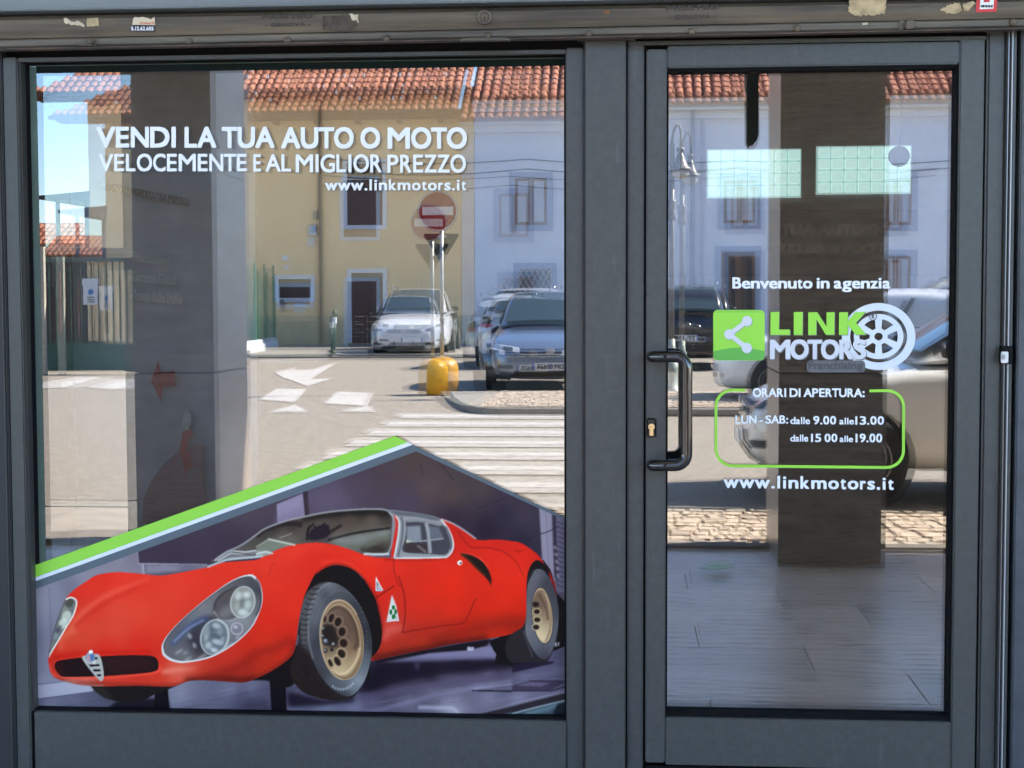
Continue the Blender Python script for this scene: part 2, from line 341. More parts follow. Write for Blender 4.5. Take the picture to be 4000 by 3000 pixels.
for k in range(420):                                   # streaks of the polished floor
    x, y = rng.uniform(120, 2215), rng.uniform(2560, 2800); L = rng.uniform(30, 190)
    sl = -.20 + .00004 * (x - 1000) + rng.normal(0, .03)
    T = pmask([(x, y), (x + L, y + sl * L), (x + L, y + sl * L + 2.6), (x, y + 2.6)]); st[T[0]] += T[1] * rng.normal(0, 1)
st = blur(st, 3) * blur(full(m_floor), 3)
m = (full(m_floor) * .34)[..., None]; IMG = IMG * (1 - m) + (IMG.mean(2, keepdims=True) * .84 * np.array((.98, 1.0, 1.06))) * m
IMG += np.clip(st, -1.6, 1.6)[..., None] * np.array((11, 11, 13))
fill(cA([(298, 945), (540, 915), (820, 950), (800, 1000), (300, 1066)]), (170, 170, 200), 1.5, sm=False)
line(cA([(298, 942), (540, 913)]), 3, (96, 94, 124), .8, 1, sm=False)
line(cA([(298, 1068), (800, 1000)]), 4, (86, 84, 122), .9, 1, sm=False)
fill(cB([(1065, 750), (1500, 660), (2060, 600), (2080, 715), (1500, 745)]), (128, 122, 168), 4, sm=False)
fill(cB([(1100, 742), (2000, 720), (2212, 740), (2212, 790), (1500, 860), (880, 1010), (1010, 800)]), (32, 24, 44), 10, .9, sm=False)
fill(cB([(1360, 745), (1420, 745), (1400, 820), (1385, 820)]), (110, 102, 150), 6, .5, sm=False)
line(cB([(1865, 990), (2212, 995)]), 6, (34, 30, 46), .9, 1, sm=False)
line(cB([(1880, 975), (2212, 935)]), 6, (176, 172, 206), .6, 2, sm=False)
line(cB([(1400, 1135), (1700, 1140), (1760, 1200)]), 14, (196, 196, 226), .6, 4, sm=False)
line(cB([(950, 1190), (1500, 1040), (2212, 900)]), 16, (150, 144, 190), .5, 6, sm=False)
line(cB([(870, 1050), (1400, 960), (2212, 850)]), 22, (96, 84, 128), .6, 8, sm=False)
fill(cC([(0, 950), (150, 905), (450, 905), (450, 925), (330, 990), (0, 990)]), (70, 60, 92), 2, .9, sm=False)
fill(cC([(40, 945), (160, 915), (330, 925), (250, 955)]), (120, 112, 156), 3, .7, sm=False)
line(cC([(0, 992), (340, 992), (460, 955)]), 4, (36, 30, 48), .9, 1, sm=False)
line(cC([(150, 906), (455, 906)]), 3, (36, 30, 48), .8, 1, sm=False)
fill(cB([(1850, 1215), (2212, 1110)]) + cC([(0, 1110), (460, 1000), (460, 1240), (0, 1240)]), (58, 50, 62), 1, sm=False)
fill(cB([(1900, 1200), (2212, 1105)]) + cC([(0, 1100), (460, 990), (460, 1010), (0, 1125)]), (150, 150, 184), 2, .8, sm=False)
fill(cB([(2080, 1215), (2212, 1170)]) + cC([(0, 1180), (460, 1065), (460, 1230), (0, 1230)]), (74, 96, 116), 2, sm=False)
line(cC([(0, 1190), (150, 1150), (460, 1075)]), 5, (178, 194, 206), .8, 1, sm=False)
line(cC([(120, 1190), (300, 1150), (400, 1110)]), 14, (126, 164, 186), .6, 5, sm=False)
fill(cC([(390, 1110), (460, 1095), (460, 1215), (340, 1215)]), (36, 42, 54), 3, .9, sm=False)
# shadows on the floor and the two props
fill(cA([(880, 1180), (1000, 1090), (1100, 1050), (1330, 1060), (1460, 1080), (1470, 1185)]), (34, 30, 46), 5, sm=False)
fill(cA([(1335, 960), (1450, 960), (1465, 1190), (1335, 1190)]), (22, 18, 24), 1.2, sm=False)
fill(cB([(115, 860), (250, 840), (268, 1180), (135, 1180)]), (22, 18, 26), 1.2, sm=False)
fill(cB([(270, 1000), (600, 1070), (860, 1050), (840, 1090), (560, 1115), (280, 1130)]), (30, 22, 44), 8, .85, sm=False)
fill(cC([(0, 740), (370, 738), (340, 760), (0, 835)]), (40, 30, 62), 3, .95, sm=False)
# under body, far tyre
fill(cA([(780, 950), (1600, 915), (1480, 968), (1340, 1020), (1240, 1075), (1000, 1082), (900, 1050), (830, 1000)]), (36, 30, 28), 1, sm=False)
fill(cA([(800, 960), (900, 960), (980, 1070), (900, 1050)]), (60, 54, 52), 8, .7)
# wheel wells (dark)
fill(cD([(480, 1700), (500, 1650), (560, 1600), (640, 1566), (760, 1566), (850, 1600), (930, 1690)]) + cB([(940, 10), (1000, 100), (1050, 210), (1085, 340), (1095, 480), (1080, 590), (1040, 670), (1000, 710), (980, 900), (600, 800), (400, 560), (360, 500), (420, 150)]), (30, 24, 24), 0, sm=False)
fill(cF([(120, 1659), (150, 1580), (200, 1520), (270, 1520), (330, 1600), (350, 1659)]) + cC([(390, 150), (455, 220), (455, 610), (380, 640), (0, 780), (-150, 760), (-100, 460), (100, 430)]), (30, 26, 28), 0, sm=False)
fill(cB([(2010, 560), (2212, 500), (2260, 600), (2212, 770), (2120, 730), (2050, 640)]), (26, 22, 26), 0, sm=False)
fill(cB([(1000, 735), (1450, 640), (1850, 570), (2020, 545), (2000, 600), (1840, 640), (1500, 665), (1080, 745)]), (34, 26, 36), 2, sm=False)
for k in range(26): fill(cB(ell(1140 + k * 27, 690 - k * 5.2, 9, 8)), (96, 84, 104), 1, .5, sm=False)
fill(cB([(1825, 610), (1885, 615), (1880, 645), (1825, 645)]), (190, 188, 214), 1, .9, sm=False)
# --- body
fill(cB([(-60, 900), (0, 870), (250, 740), (360, 600), (420, 800), (330, 930), (250, 960), (100, 905)]), (26, 20, 24), 2)
body = cA([(415, 720), (425, 660), (470, 480), (520, 330), (565, 200), (650, 110), (740, 50)]) + cE([(820, 1657), (900, 1637), (1000, 1626), (1100, 1629), (1250, 1643), (1380, 1655), (1500, 1641), (1650, 1612), (1790, 1583), (1900, 1548), (2000, 1536), (2212, 1520)]) + \
       cD([(60, 1490), (120, 1460), (200, 1425), (300, 1395), (400, 1378), (500, 1370), (600, 1375), (700, 1395), (800, 1425), (900, 1462), (1000, 1492), (1100, 1500), (1300, 1503), (1500, 1500), (1600, 1490), (1650, 1400), (1600, 1200), (1585, 1163), (1650, 1180), (1750, 1240), (1850, 1305), (1905, 1342), (1960, 1350), (2060, 1344), (2140, 1348)]) + \
       cF([(0, 1358), (60, 1368), (120, 1398), (180, 1440), (230, 1482), (270, 1540), (310, 1600), (345, 1680)]) + cC([(372, 60), (388, 190), (360, 120), (330, 20)]) + cF([(310, 1600), (280, 1558), (235, 1524), (195, 1530), (155, 1580), (132, 1659)]) + \
       cC([(125, 100), (125, 250), (122, 380), (100, 430), (60, 470), (0, 500)]) + cB([(2100, 525), (1900, 560), (1700, 590), (1450, 640), (1200, 690), (1000, 735), (1000, 705), (1050, 650), (1083, 570), (1088, 450), (1062, 300), (1030, 190), (980, 100), (920, 10)]) + \
       cD([(840, 1603), (760, 1572), (680, 1563), (600, 1588), (540, 1628), (500, 1659)]) + cB([(440, 120), (410, 200), (380, 330), (360, 450), (348, 560), (325, 660), (280, 720), (200, 780), (100, 840), (0, 885)]) + \
       cA([(2110, 920), (1900, 910), (1700, 900), (1600, 918), (1480, 955), (1200, 948), (900, 953), (700, 945), (560, 912), (480, 882), (440, 840), (425, 790)])
red = S_(cA, [(600, 190, (214, 52, 38)), (760, 80, (222, 58, 44)), (900, 30, (216, 50, 36)), (1100, 30, (226, 66, 52)), (820, 230, (214, 60, 46)), (700, 330, (218, 74, 56)), (1000, 130, (228, 74, 58)), (1200, 60, (222, 60, 46)),
              (1000, 280, (220, 88, 68)), (1200, 300, (224, 84, 64)), (1500, 130, (224, 74, 58)), (1800, 60, (222, 60, 46)), (1400, 400, (222, 76, 56)), (1000, 450, (218, 88, 66)), (800, 480, (214, 84, 64)), (640, 560, (214, 92, 70)),
              (560, 560, (222, 88, 62)), (480, 640, (214, 48, 34)), (640, 640, (206, 44, 28)), (900, 640, (214, 40, 26)), (1200, 620, (216, 40, 26)), (1360, 640, (206, 44, 32)), (1380, 500, (220, 62, 42)), (450, 800, (196, 40, 30)), (500, 880, (214, 76, 60)),
              (600, 915, (190, 130, 124)), (760, 940, (214, 150, 140)), (900, 915, (200, 56, 44)), (1200, 905, (202, 60, 46)), (1400, 880, (206, 60, 44)), (1500, 815, (232, 140, 124)), (1600, 800, (222, 112, 96)), (1700, 860, (190, 64, 48)), (1900, 840, (176, 58, 42)), (1900, 760, (196, 56, 42)), (2000, 890, (140, 44, 32)),
              (2150, 760, (170, 48, 36)), (2180, 600, (206, 46, 28)), (2150, 860, (150, 46, 32)), (2000, 700, (206, 60, 46)), (1380, 780, (212, 60, 44))]) + \
      S_(cE, [(1000, 1650, (226, 60, 44)), (1600, 1650, (228, 66, 52)), (2000, 1600, (224, 62, 46))]) + \
      S_(cB, [(150, 100, (224, 60, 44)), (100, 400, (220, 48, 30)), (60, 560, (216, 60, 36)), (100, 720, (178, 50, 32)), (60, 820, (192, 56, 34)), (250, 560, (200, 50, 34)), (300, 300, (226, 58, 40)), (330, 480, (206, 44, 30)), (380, 150, (222, 54, 38)),
              (1100, 100, (216, 50, 36)), (1080, 250, (208, 46, 34)), (1150, 450, (216, 96, 92)), (1130, 560, (190, 52, 44)), (1120, 640, (176, 58, 34)), (1060, 710, (140, 46, 32)), (1400, 300, (220, 52, 34)), (1400, 420, (196, 52, 42)), (1300, 450, (190, 66, 60)), (1400, 560, (172, 60, 30)), (1250, 660, (120, 40, 28)), (1200, 560, (184, 56, 36)),
              (1700, 100, (232, 52, 22)), (1700, 300, (228, 56, 34)), (1800, 420, (200, 42, 24)), (1900, 500, (176, 54, 26)), (1650, 540, (158, 52, 28)), (1600, 600, (108, 36, 26)), (2000, 300, (220, 50, 26)), (2150, 200, (226, 56, 30)), (1560, 470, (206, 60, 46)), (1500, 150, (224, 52, 28))]) + \
      S_(cD, [(100, 1560, (226, 68, 52)), (300, 1450, (228, 66, 52)), (500, 1400, (222, 60, 48)), (500, 1520, (216, 50, 38)), (700, 1450, (214, 48, 34)), (700, 1530, (222, 52, 36)), (900, 1540, (228, 54, 36)), (1000, 1630, (232, 56, 38)), (1200, 1560, (222, 56, 42)), (1600, 1560, (222, 54, 40)), (1690, 1250, (196, 44, 36)), (1750, 1400, (212, 48, 34)),
              (1800, 1330, (190, 44, 34)), (1950, 1400, (210, 46, 34)), (2100, 1370, (196, 42, 34)), (2000, 1460, (226, 56, 40)), (2150, 1500, (222, 54, 38)), (2100, 1640, (228, 54, 32)), (1700, 1640, (230, 56, 34))]) + \
      S_(cF, [(60, 1400, (206, 44, 34)), (100, 1500, (226, 56, 38)), (60, 1640, (234, 60, 40)), (200, 1480, (208, 44, 34)), (280, 1580, (180, 40, 32))]) + \
      S_(cC, [(60, 100, (232, 52, 28)), (90, 300, (214, 44, 24)), (60, 450, (150, 44, 26)), (380, 150, (110, 30, 36))])
m_body = pmask(smooth(body, 4))
paint(m_body, idw(red, 2.2, 20))
B = m_body
# soft lights and creases on the panels
line(cA([(600, 470), (700, 330), (900, 180), (1150, 70), (1300, 20)]), 16, (236, 130, 112), .55, 8, clip=B, w2=6)
line(cA([(640, 440), (760, 340), (960, 210), (1180, 110)]), 10, (196, 48, 36), .5, 7, clip=B)
line(cA([(530, 640), (520, 560), (570, 500), (660, 470)]), 20, (232, 132, 104), .5, 9, clip=B)
line(cA([(460, 700), (560, 690), (720, 668), (1000, 660), (1300, 660)]), 14, (198, 30, 18), .7, 6, clip=B)
line(cA([(430, 760), (450, 830), (520, 876), (800, 882), (1000, 875), (1340, 835), (1385, 780)]), 6, (240, 96, 80), .8, 2, clip=B)
line(cA([(1400, 830), (1520, 812), (1700, 795)]), 16, (240, 168, 156), .7, 8, clip=B, w2=4)
line(cA([(560, 905), (700, 940), (900, 948)]), 10, (206, 170, 170), .8, 3, clip=B)
fill(cA([(660, 905), (880, 915), (880, 935), (760, 935)]), (140, 44, 36), 5, .5, clip=B)
line(cA([(1600, 905), (1900, 890), (2100, 905), (2212, 880)]), 24, (84, 28, 24), .75, 10, clip=B)
line(cA([(1750, 880), (1950, 830), (2130, 740)]) + cB([(0, 660), (150, 625), (330, 540)]), 24, (120, 32, 24), .5, 14, clip=B)
line(cB([(0, 875), (120, 825), (280, 705), (345, 560)]), 14, (112, 36, 28), .7, 8, clip=B)
line(cD([(110, 1659), (130, 1590), (160, 1540)]), 3, (170, 36, 28), .6, 2, clip=B)
line(cD([(560, 1545), (680, 1535), (800, 1560), (900, 1640)]), 14, (238, 90, 70), .5, 8, clip=B)
line(cD([(505, 1650), (600, 1580), (690, 1556), (780, 1568), (880, 1630)]) + cB([(960, 60), (1040, 190), (1092, 420), (1085, 580)]), 8, (150, 36, 28), .7, 3, clip=B)
line(cB([(1100, 560), (1140, 480), (1210, 455), (1260, 450)]), 26, (222, 116, 116), .5, 10, clip=B)
line(cB([(1005, 715), (1200, 678), (1450, 632), (1700, 582), (2000, 535)]), 26, (96, 32, 26), .8, 9, clip=B)
line(cB([(1300, 480), (1700, 420), (2000, 380), (2212, 370)]), 30, (160, 44, 30), .45, 18, clip=B)
line(cB([(1500, 560), (1800, 490), (2050, 425), (2212, 400)]) + cC([(30, 395), (118, 385)]), 30, (126, 36, 26), .5, 16, clip=B)
line(cA([(480, 885), (700, 940), (1000, 940), (1480, 945), (1700, 890)]), 12, (120, 40, 32), .6, 6, clip=B)
line(cD([(300, 1450), (500, 1415), (700, 1440), (900, 1510), (1100, 1540)]), 22, (240, 84, 66), .35, 14, clip=B)
line(cD([(1100, 1515), (1300, 1518), (1550, 1515), (1680, 1480), (1720, 1400)]), 8, (150, 34, 28), .5, 4, clip=B)
# shut lines
line(cD([(1195, 1510), (1190, 1600), (1205, 1659)]) + cB([(1215, 40), (1240, 90)]), 3, (138, 26, 22), .8, 1)
line(cB([(1230, 0), (1275, 140), (1290, 280), (1282, 400), (1265, 490)]), 4, (128, 24, 24), .9, 1)
line(cB([(1262, 490), (1400, 465), (1600, 432), (1780, 408), (1830, 350), (1900, 190)]), 4, (128, 28, 24), .8, 1.5)
line(cB([(1030, 192), (1110, 140), (1195, 85)]), 4, (110, 24, 20), .9, 1)
line(cD([(1740, 1265), (1790, 1340), (1860, 1410), (1960, 1412), (2060, 1425), (2140, 1450), (2212, 1500)]), 3, (140, 24, 24), .8, 1)
line(cF([(0, 1500), (50, 1560), (100, 1659)]), 3, (140, 24, 24), .6, 1)
line(cF([(20, 1436), (60, 1445), (95, 1438)]), 3, (140, 24, 24), .6, 1)
# rear intake
fill(cD([(1765, 1462), (1860, 1478), (1950, 1530), (2005, 1600), (2028, 1665), (2030, 1720), (1975, 1660), (1900, 1590), (1830, 1520)]), (40, 30, 24), 1)
line(cD([(1775, 1470), (1850, 1530), (1930, 1610), (1990, 1665)]), 7, (96, 60, 30), .8, 2)
line(cD([(1765, 1460), (1860, 1474), (1955, 1525), (2012, 1600)]), 3, (240, 110, 90), .7, 1)
fill(cB([(2030, 0), (2030, 95), (2012, 40), (1985, 0)]), (60, 20, 18), 2, .9, sm=False)
fill(cD(ell(1762, 1545, 22, 20)), (236, 236, 240), .5); fill(cD(ell(1768, 1548, 10, 10)), (120, 30, 40), .5); fill(cD(ell(1790, 1545, 10, 10)), (216, 52, 38), 0)
# --- windscreen
ws = cE([(1850, 1535), (1870, 1500), (1950, 1455), (2080, 1400), (2212, 1300)]) + cD([(80, 1250), (250, 1188), (420, 1148), (600, 1112), (800, 1092), (1000, 1083), (1100, 1088), (1155, 1112), (1172, 1170), (1165, 1290), (1158, 1400), (1135, 1455), (1050, 1462), (930, 1466), (800, 1425), (700, 1395), (600, 1376), (500, 1371), (400, 1379), (300, 1396), (200, 1426), (120, 1461), (50, 1492)])
wc = S_(cD, [(50, 1300, (70, 64, 66)), (150, 1250, (58, 48, 48)), (300, 1240, (66, 56, 54)), (400, 1200, (88, 78, 74)), (550, 1150, (92, 84, 80)), (700, 1130, (60, 52, 50)), (900, 1120, (44, 38, 36)), (1100, 1120, (50, 44, 42)), (1120, 1200, (72, 62, 58)),
             (800, 1200, (92, 76, 70)), (1000, 1200, (112, 98, 90)), (700, 1260, (104, 88, 84)), (900, 1260, (96, 84, 78)), (300, 1330, (116, 110, 108)), (200, 1350, (120, 114, 110)), (500, 1340, (86, 80, 78)), (700, 1340, (130, 132, 132)), (900, 1320, (128, 132, 134)),
             (1100, 1280, (136, 140, 142)), (900, 1380, (112, 116, 114)), (1080, 1400, (70, 62, 60)), (1000, 1430, (86, 84, 80)), (760, 1390, (126, 128, 126)), (0, 1400, (90, 84, 82)), (100, 1420, (104, 108, 104)), (600, 1300, (70, 58, 66))]) + S_(cE, [(2100, 1450, (96, 90, 92)), (1950, 1500, (110, 106, 104))])
m_ws = pmask(smooth(ws, 4)); paint(m_ws, idw(wc))
line(cD([(400, 1165), (700, 1118), (1000, 1100), (1150, 1125)]), 26, (34, 28, 28), .7, 7, clip=m_ws)
line(cD([(0, 1310), (80, 1255), (250, 1205), (400, 1215)]), 22, (46, 38, 40), .8, 3, clip=m_ws)
line(cD([(620, 1350), (850, 1290), (1160, 1245)]), 9, (34, 30, 30), .9, 1, clip=m_ws)
line(cD([(440, 1350), (450, 1260), (480, 1220)]), 9, (30, 24, 26), .9, 1, clip=m_ws)
fill(cD([(470, 1270), (520, 1240), (620, 1215), (630, 1300), (560, 1340), (460, 1345)]), (44, 34, 48), 2, .95, clip=m_ws)
line(cD([(490, 1200), (510, 1240), (560, 1230), (600, 1200)]), 6, (34, 28, 30), .9, 1, clip=m_ws)
line(cD([(620, 1290), (740, 1220)]), 12, (42, 34, 34), .8, 2, clip=m_ws)
fill(cD([(640, 1350), (900, 1300), (1150, 1260), (1145, 1300), (880, 1380)]), (150, 156, 158), 8, .5, clip=m_ws)
fill(cD(ell(1010, 1430, 110, 32)), (60, 54, 52), 4, .8, clip=m_ws)
fill(cD([(920, 1440), (980, 1370), (1100, 1320), (1150, 1320), (1140, 1345), (1020, 1390)]), (120, 122, 110), 6, .6, clip=m_ws)
line(cD([(200, 1330), (260, 1310), (310, 1290)]), 4, (170, 160, 156), .7, 1, clip=m_ws)
fill(cD([(0, 1420), (110, 1338), (340, 1390), (200, 1425), (50, 1492), (0, 1500)]), (132, 138, 132), 3, .8, sm=False, clip=m_ws)
line(cD([(105, 1340), (340, 1392)]), 7, (196, 200, 196), .9, 1, sm=False)
line(cD([(0, 1410), (105, 1345)]), 5, (170, 174, 170), .8, 1, sm=False)
# cowl chrome/paper on the bonnet
fill(cE([(1852, 1530), (1975, 1437), (2125, 1450), (2212, 1435), (2212, 1500), (2000, 1525)]) , (126, 124, 132), 1.5, sm=False)
fill(cD([(0, 1438), (110, 1440), (150, 1465), (60, 1490), (0, 1500)]), (150, 158, 160), 1.5, sm=False)
line(cE([(1855, 1525), (1975, 1440), (2120, 1452), (2212, 1438)]), 5, (206, 210, 222), .9, 1, sm=False)
line(cE([(1880, 1530), (1990, 1462), (2110, 1470)]), 4, (216, 220, 230), .8, 1, sm=False)
line(cE([(2000, 1450), (2180, 1480), (2212, 1470)]), 4, (80, 80, 92), .8, 1, sm=False)
line(cD([(0, 1470), (80, 1450), (150, 1465)]), 5, (220, 228, 232), .8, 1, sm=False)
line(cE([(1790, 1582), (1900, 1540), (2000, 1512), (2212, 1495)]) + cD([(60, 1485)]), 8, (186, 196, 210), .9, 1)
# roof rail, chrome frames
line(cE([(1870, 1510), (1950, 1455), (2080, 1395), (2212, 1305)]) + cD([(80, 1250), (250, 1186), (420, 1146), (600, 1110), (800, 1089), (1000, 1080), (1110, 1086), (1165, 1112), (1186, 1170), (1178, 1290), (1168, 1400), (1140, 1462)]), 7, (150, 152, 162), .95, .8)
line(cD([(930, 1468), (1060, 1472), (1150, 1468)]), 9, (200, 206, 216), .95, 1)
# pillar and side window
sw_out = cD([(1140, 1092), (1300, 1102), (1480, 1130), (1590, 1163), (1640, 1225), (1680, 1300), (1704, 1380), (1695, 1440), (1650, 1490), (1580, 1502), (1200, 1508), (1170, 1500), (1175, 1400), (1190, 1250), (1190, 1170)])
fill(sw_out, (150, 152, 164), 0, n=4)
fill(cD([(1150, 1094), (1300, 1103), (1480, 1131), (1588, 1165), (1550, 1180), (1400, 1150), (1240, 1140), (1210, 1130)]), (104, 108, 122), 2)
fill(cD([(1195, 1130), (1228, 1180), (1222, 1300), (1205, 1400), (1185, 1505), (1165, 1480), (1185, 1350), (1205, 1220)]), (206, 52, 44), 1)
line(cD([(1205, 1140), (1236, 1190), (1232, 1300), (1215, 1400), (1195, 1500)]), 5, (226, 230, 238), .9, 1)
line(cD([(1250, 1150), (1268, 1200), (1262, 1320), (1240, 1440), (1225, 1495)]), 8, (90, 94, 108), .7, 1.5)
m_sw = fill(cD([(1300, 1180), (1400, 1178), (1520, 1195), (1620, 1225), (1655, 1290), (1680, 1370), (1672, 1430), (1630, 1475), (1500, 1468), (1275, 1450), (1285, 1350), (1300, 1260)]), (76, 76, 90), 1, n=4)
fill(cD([(1305, 1230), (1420, 1225), (1430, 1350), (1300, 1365)]), (140, 150, 168), 2, .9, sm=False, clip=m_sw)
fill(cD([(1480, 1225), (1580, 1240), (1620, 1330), (1520, 1345)]), (112, 120, 140), 3, .8, sm=False, clip=m_sw)
fill(cD([(1290, 1370), (1480, 1380), (1500, 1460), (1280, 1448)]), (70, 58, 62), 3, .85, sm=False, clip=m_sw)
fill(cD([(1300, 1345), (1350, 1360), (1300, 1375)]), (220, 230, 190), 1, .8, sm=False, clip=m_sw)
line(cD([(1305, 1362), (1450, 1355), (1620, 1335)]), 6, (170, 176, 186), .8, 1, clip=m_sw)
line(cD([(1470, 1200), (1490, 1300), (1505, 1462)]), 14, (156, 160, 172), .95, 1, clip=m_sw)
line(cD([(1300, 1185), (1420, 1182), (1600, 1220)]), 8, (190, 196, 204), .7, 2, clip=m_sw)
line(cD([(1395, 1395), (1440, 1430), (1470, 1455)]), 6, (190, 180, 184), .6, 2, clip=m_sw)
line(cD([(1600, 1170), (1660, 1250), (1700, 1350), (1700, 1430), (1655, 1490), (1580, 1500), (1200, 1505)]), 6, (218, 222, 234), .95, .8)
line(cD([(1640, 1230), (1672, 1300), (1690, 1370), (1680, 1430)]), 5, (70, 74, 96), .8, 1)
line(cD([(1600, 1168), (1700, 1205), (1800, 1265), (1900, 1338)]), 6, (190, 190, 204), .85, 1)
# --- left lamp
lm = cA([(417, 705), (428, 640), (450, 540), (490, 400), (530, 290), (568, 205), (610, 186), (650, 202), (661, 240), (632, 340), (572, 440), (502, 560), (442, 660)])
m_ll = fill(lm, (120, 122, 124), 0, n=5)
for x, y, c, r in ((600, 230, (84, 84, 78), 34), (560, 300, (140, 142, 138), 30), (575, 350, (198, 202, 198), 40), (545, 410, (206, 212, 208), 36), (500, 470, (92, 88, 110), 20), (480, 520, (132, 148, 158), 24), (450, 610, (128, 132, 128), 22), (520, 440, (110, 106, 120), 14)):
    fill(cA(ell(x, y, r, r * 1.3, 25)), c, 3, .9, clip=m_ll)
line(cA([(417, 705), (442, 660), (502, 560), (572, 440), (632, 340), (661, 240), (650, 202), (610, 186), (568, 205)]), 6, (226, 224, 226), .95, .6)
line(cA([(568, 205), (530, 290), (490, 400), (450, 540), (428, 640), (417, 705)]), 4, (100, 92, 110), .9, .6)
# --- grille
m_g = fill(cA([(472, 775), (492, 738), (560, 722), (720, 703), (900, 692), (1100, 684), (1280, 687), (1340, 702), (1366, 740), (1366, 795), (1342, 820), (1250, 838), (1000, 858), (800, 868), (560, 872), (512, 850), (482, 812)]), (40, 22, 24), .6)
fill(cA([(900, 700), (1280, 695), (1340, 760), (1300, 815), (950, 840)]), (60, 34, 36), 14, .8, clip=m_g)
fill(cA([(480, 780), (520, 735), (560, 870), (510, 845)]), (70, 24, 20), 8, .8, clip=m_g)
fill(cA([(708, 706), (740, 686), (790, 680), (850, 676), (880, 740), (897, 860), (880, 909), (850, 893), (800, 838), (748, 772)]), (178, 178, 182), .5, n=3)
for y, xa, xb in ((712, 738, 845), (772, 765, 862), (816, 800, 872), (858, 832, 876)):
    fill(cA([(xa, y - 8), (xb - 6, y - 11), (xb, y + 8), (xa + 14, y + 11)]), (44, 34, 44), .6, sm=False)
fill(cA(ell(782, 700, 38, 46, -8)), (150, 160, 190), .6); fill(cA(ell(795, 702, 20, 32)), (70, 116, 190), 1, .9); fill(cA(ell(768, 712, 14, 24)), (196, 150, 170), 1, .9)
fill(cA(ell(785, 656, 18, 16)), (238, 238, 240), .6); line(cA([(800, 740), (812, 752), (826, 735)]), 5, (220, 220, 226), .9, .6)
# --- right lamp
hl = cA([(1397, 640), (1403, 585), (1450, 505), (1550, 395), (1700, 262), (1850, 142), (1980, 52), (2080, 4), (2160, -14)]) + cB([(-20, -6), (25, 40), (50, 110), (58, 190), (46, 270), (15, 350)]) + cA([(2180, 440), (2080, 545), (1950, 640), (1800, 712), (1600, 750), (1490, 738), (1415, 692)])
m_hl = fill(hl, (206, 208, 218), 0, n=5)
cxx, cyy = np.mean(np.array(hl), 0)
hin = [(cxx + (x - cxx) * .965 + (0), cyy + (y - cyy) * .955) for x, y in hl]
hc = S_(cA, [(1440, 640, (110, 106, 112)), (1500, 560, (104, 100, 110)), (1560, 640, (120, 120, 128)), (1650, 480, (100, 104, 130)), (1600, 560, (92, 90, 102)), (1620, 690, (126, 128, 136)), (1700, 380, (120, 122, 136)), (1760, 280, (132, 132, 140)), (1850, 190, (120, 118, 128)), (1950, 110, (104, 102, 110)),
             (2060, 40, (96, 94, 104)), (2160, 60, (84, 84, 94)), (1900, 330, (92, 88, 96)), (1950, 400, (140, 142, 156)), (2010, 380, (150, 152, 160)), (2100, 380, (150, 150, 158)), (1980, 580, (116, 116, 128)), (2120, 460, (130, 128, 138)), (1690, 560, (66, 58, 66)), (1700, 640, (60, 54, 60))]) + S_(cB, [(20, 120, (70, 70, 80)), (15, 250, (110, 110, 120))])
m_hi = pmask(smooth(hin, 5)); paint(m_hi, idw(hc))
line([hin[k] for k in (0, 1, 2, 3, 4, 5, 6, 7, 8)], 3, (60, 58, 66), .7, 1)
fill(cA(ell(1985, 245, 150, 120, -38)), (92, 86, 92), 2, .95, clip=m_hi)
fill(cA(ell(1960, 310, 95, 50, -30)), (150, 148, 154), 10, .5, clip=m_hi)
line(cA([(1845, 300), (1870, 210), (1960, 130), (2050, 90)]), 4, (56, 50, 56), .8, 1, clip=m_hi)
line(cA([(1845, 300), (1900, 370), (1990, 388), (2060, 360)]), 4, (170, 170, 176), .8, 1, clip=m_hi)
fill(cA(ell(2098, 226, 108, 140, 12)), (196, 198, 200), .8, clip=m_hi)
fill(cA(ell(2098, 226, 98, 130, 12)), (146, 148, 150), .8, clip=m_hi)
for x, y, c, rx, ry in ((2060, 170, (200, 204, 206), 30, 40), (2130, 160, (214, 216, 218), 34, 30), (2090, 240, (118, 122, 124), 26, 40), (2140, 250, (190, 196, 200), 30, 40), (2100, 315, (206, 212, 220), 46, 30), (2050, 260, (170, 172, 172), 20, 40), (2110, 120, (150, 150, 148), 40, 16)):
    fill(cA(ell(x, y, rx, ry, 10)), c, 5, .85, clip=m_hi)
fill(cA(ell(1800, 500, 175, 150, -25)), (62, 58, 70), 6, .75, clip=m_hi)
line(cA([(1480, 600), (1560, 510), (1680, 410), (1800, 360)]), 22, (72, 92, 156), .7, 8, clip=m_hi)
line(cA([(1500, 570), (1620, 460), (1760, 380)]), 6, (150, 166, 206), .7, 3, clip=m_hi)
fill(cA(ell(1852, 528, 122, 158, 14)), (178, 184, 194), .8, clip=m_hi)
fill(cA(ell(1856, 530, 112, 148, 14)), (112, 122, 136), .8, clip=m_hi)
for x, y, c, rx, ry in ((1790, 480, (150, 158, 168), 34, 60), (1830, 450, (96, 106, 120), 20, 50), (1870, 430, (186, 194, 204), 40, 24), (1900, 480, (140, 150, 164), 24, 44), (1860, 520, (90, 100, 116), 50, 20), (1880, 570, (190, 200, 214), 50, 22), (1800, 600, (180, 188, 198), 30, 34), (1850, 640, (206, 214, 226), 34, 20), (1920, 560, (160, 168, 184), 16, 40), (1780, 540, (170, 178, 186), 14, 30)):
    fill(cA(ell(x, y, rx, ry, 14)), c, 4, .8, clip=m_hi)
line(cA([(1870, 372), (1950, 420), (1975, 520), (1940, 620), (1860, 680)]), 8, (206, 208, 214), .8, 2, clip=m_hi)
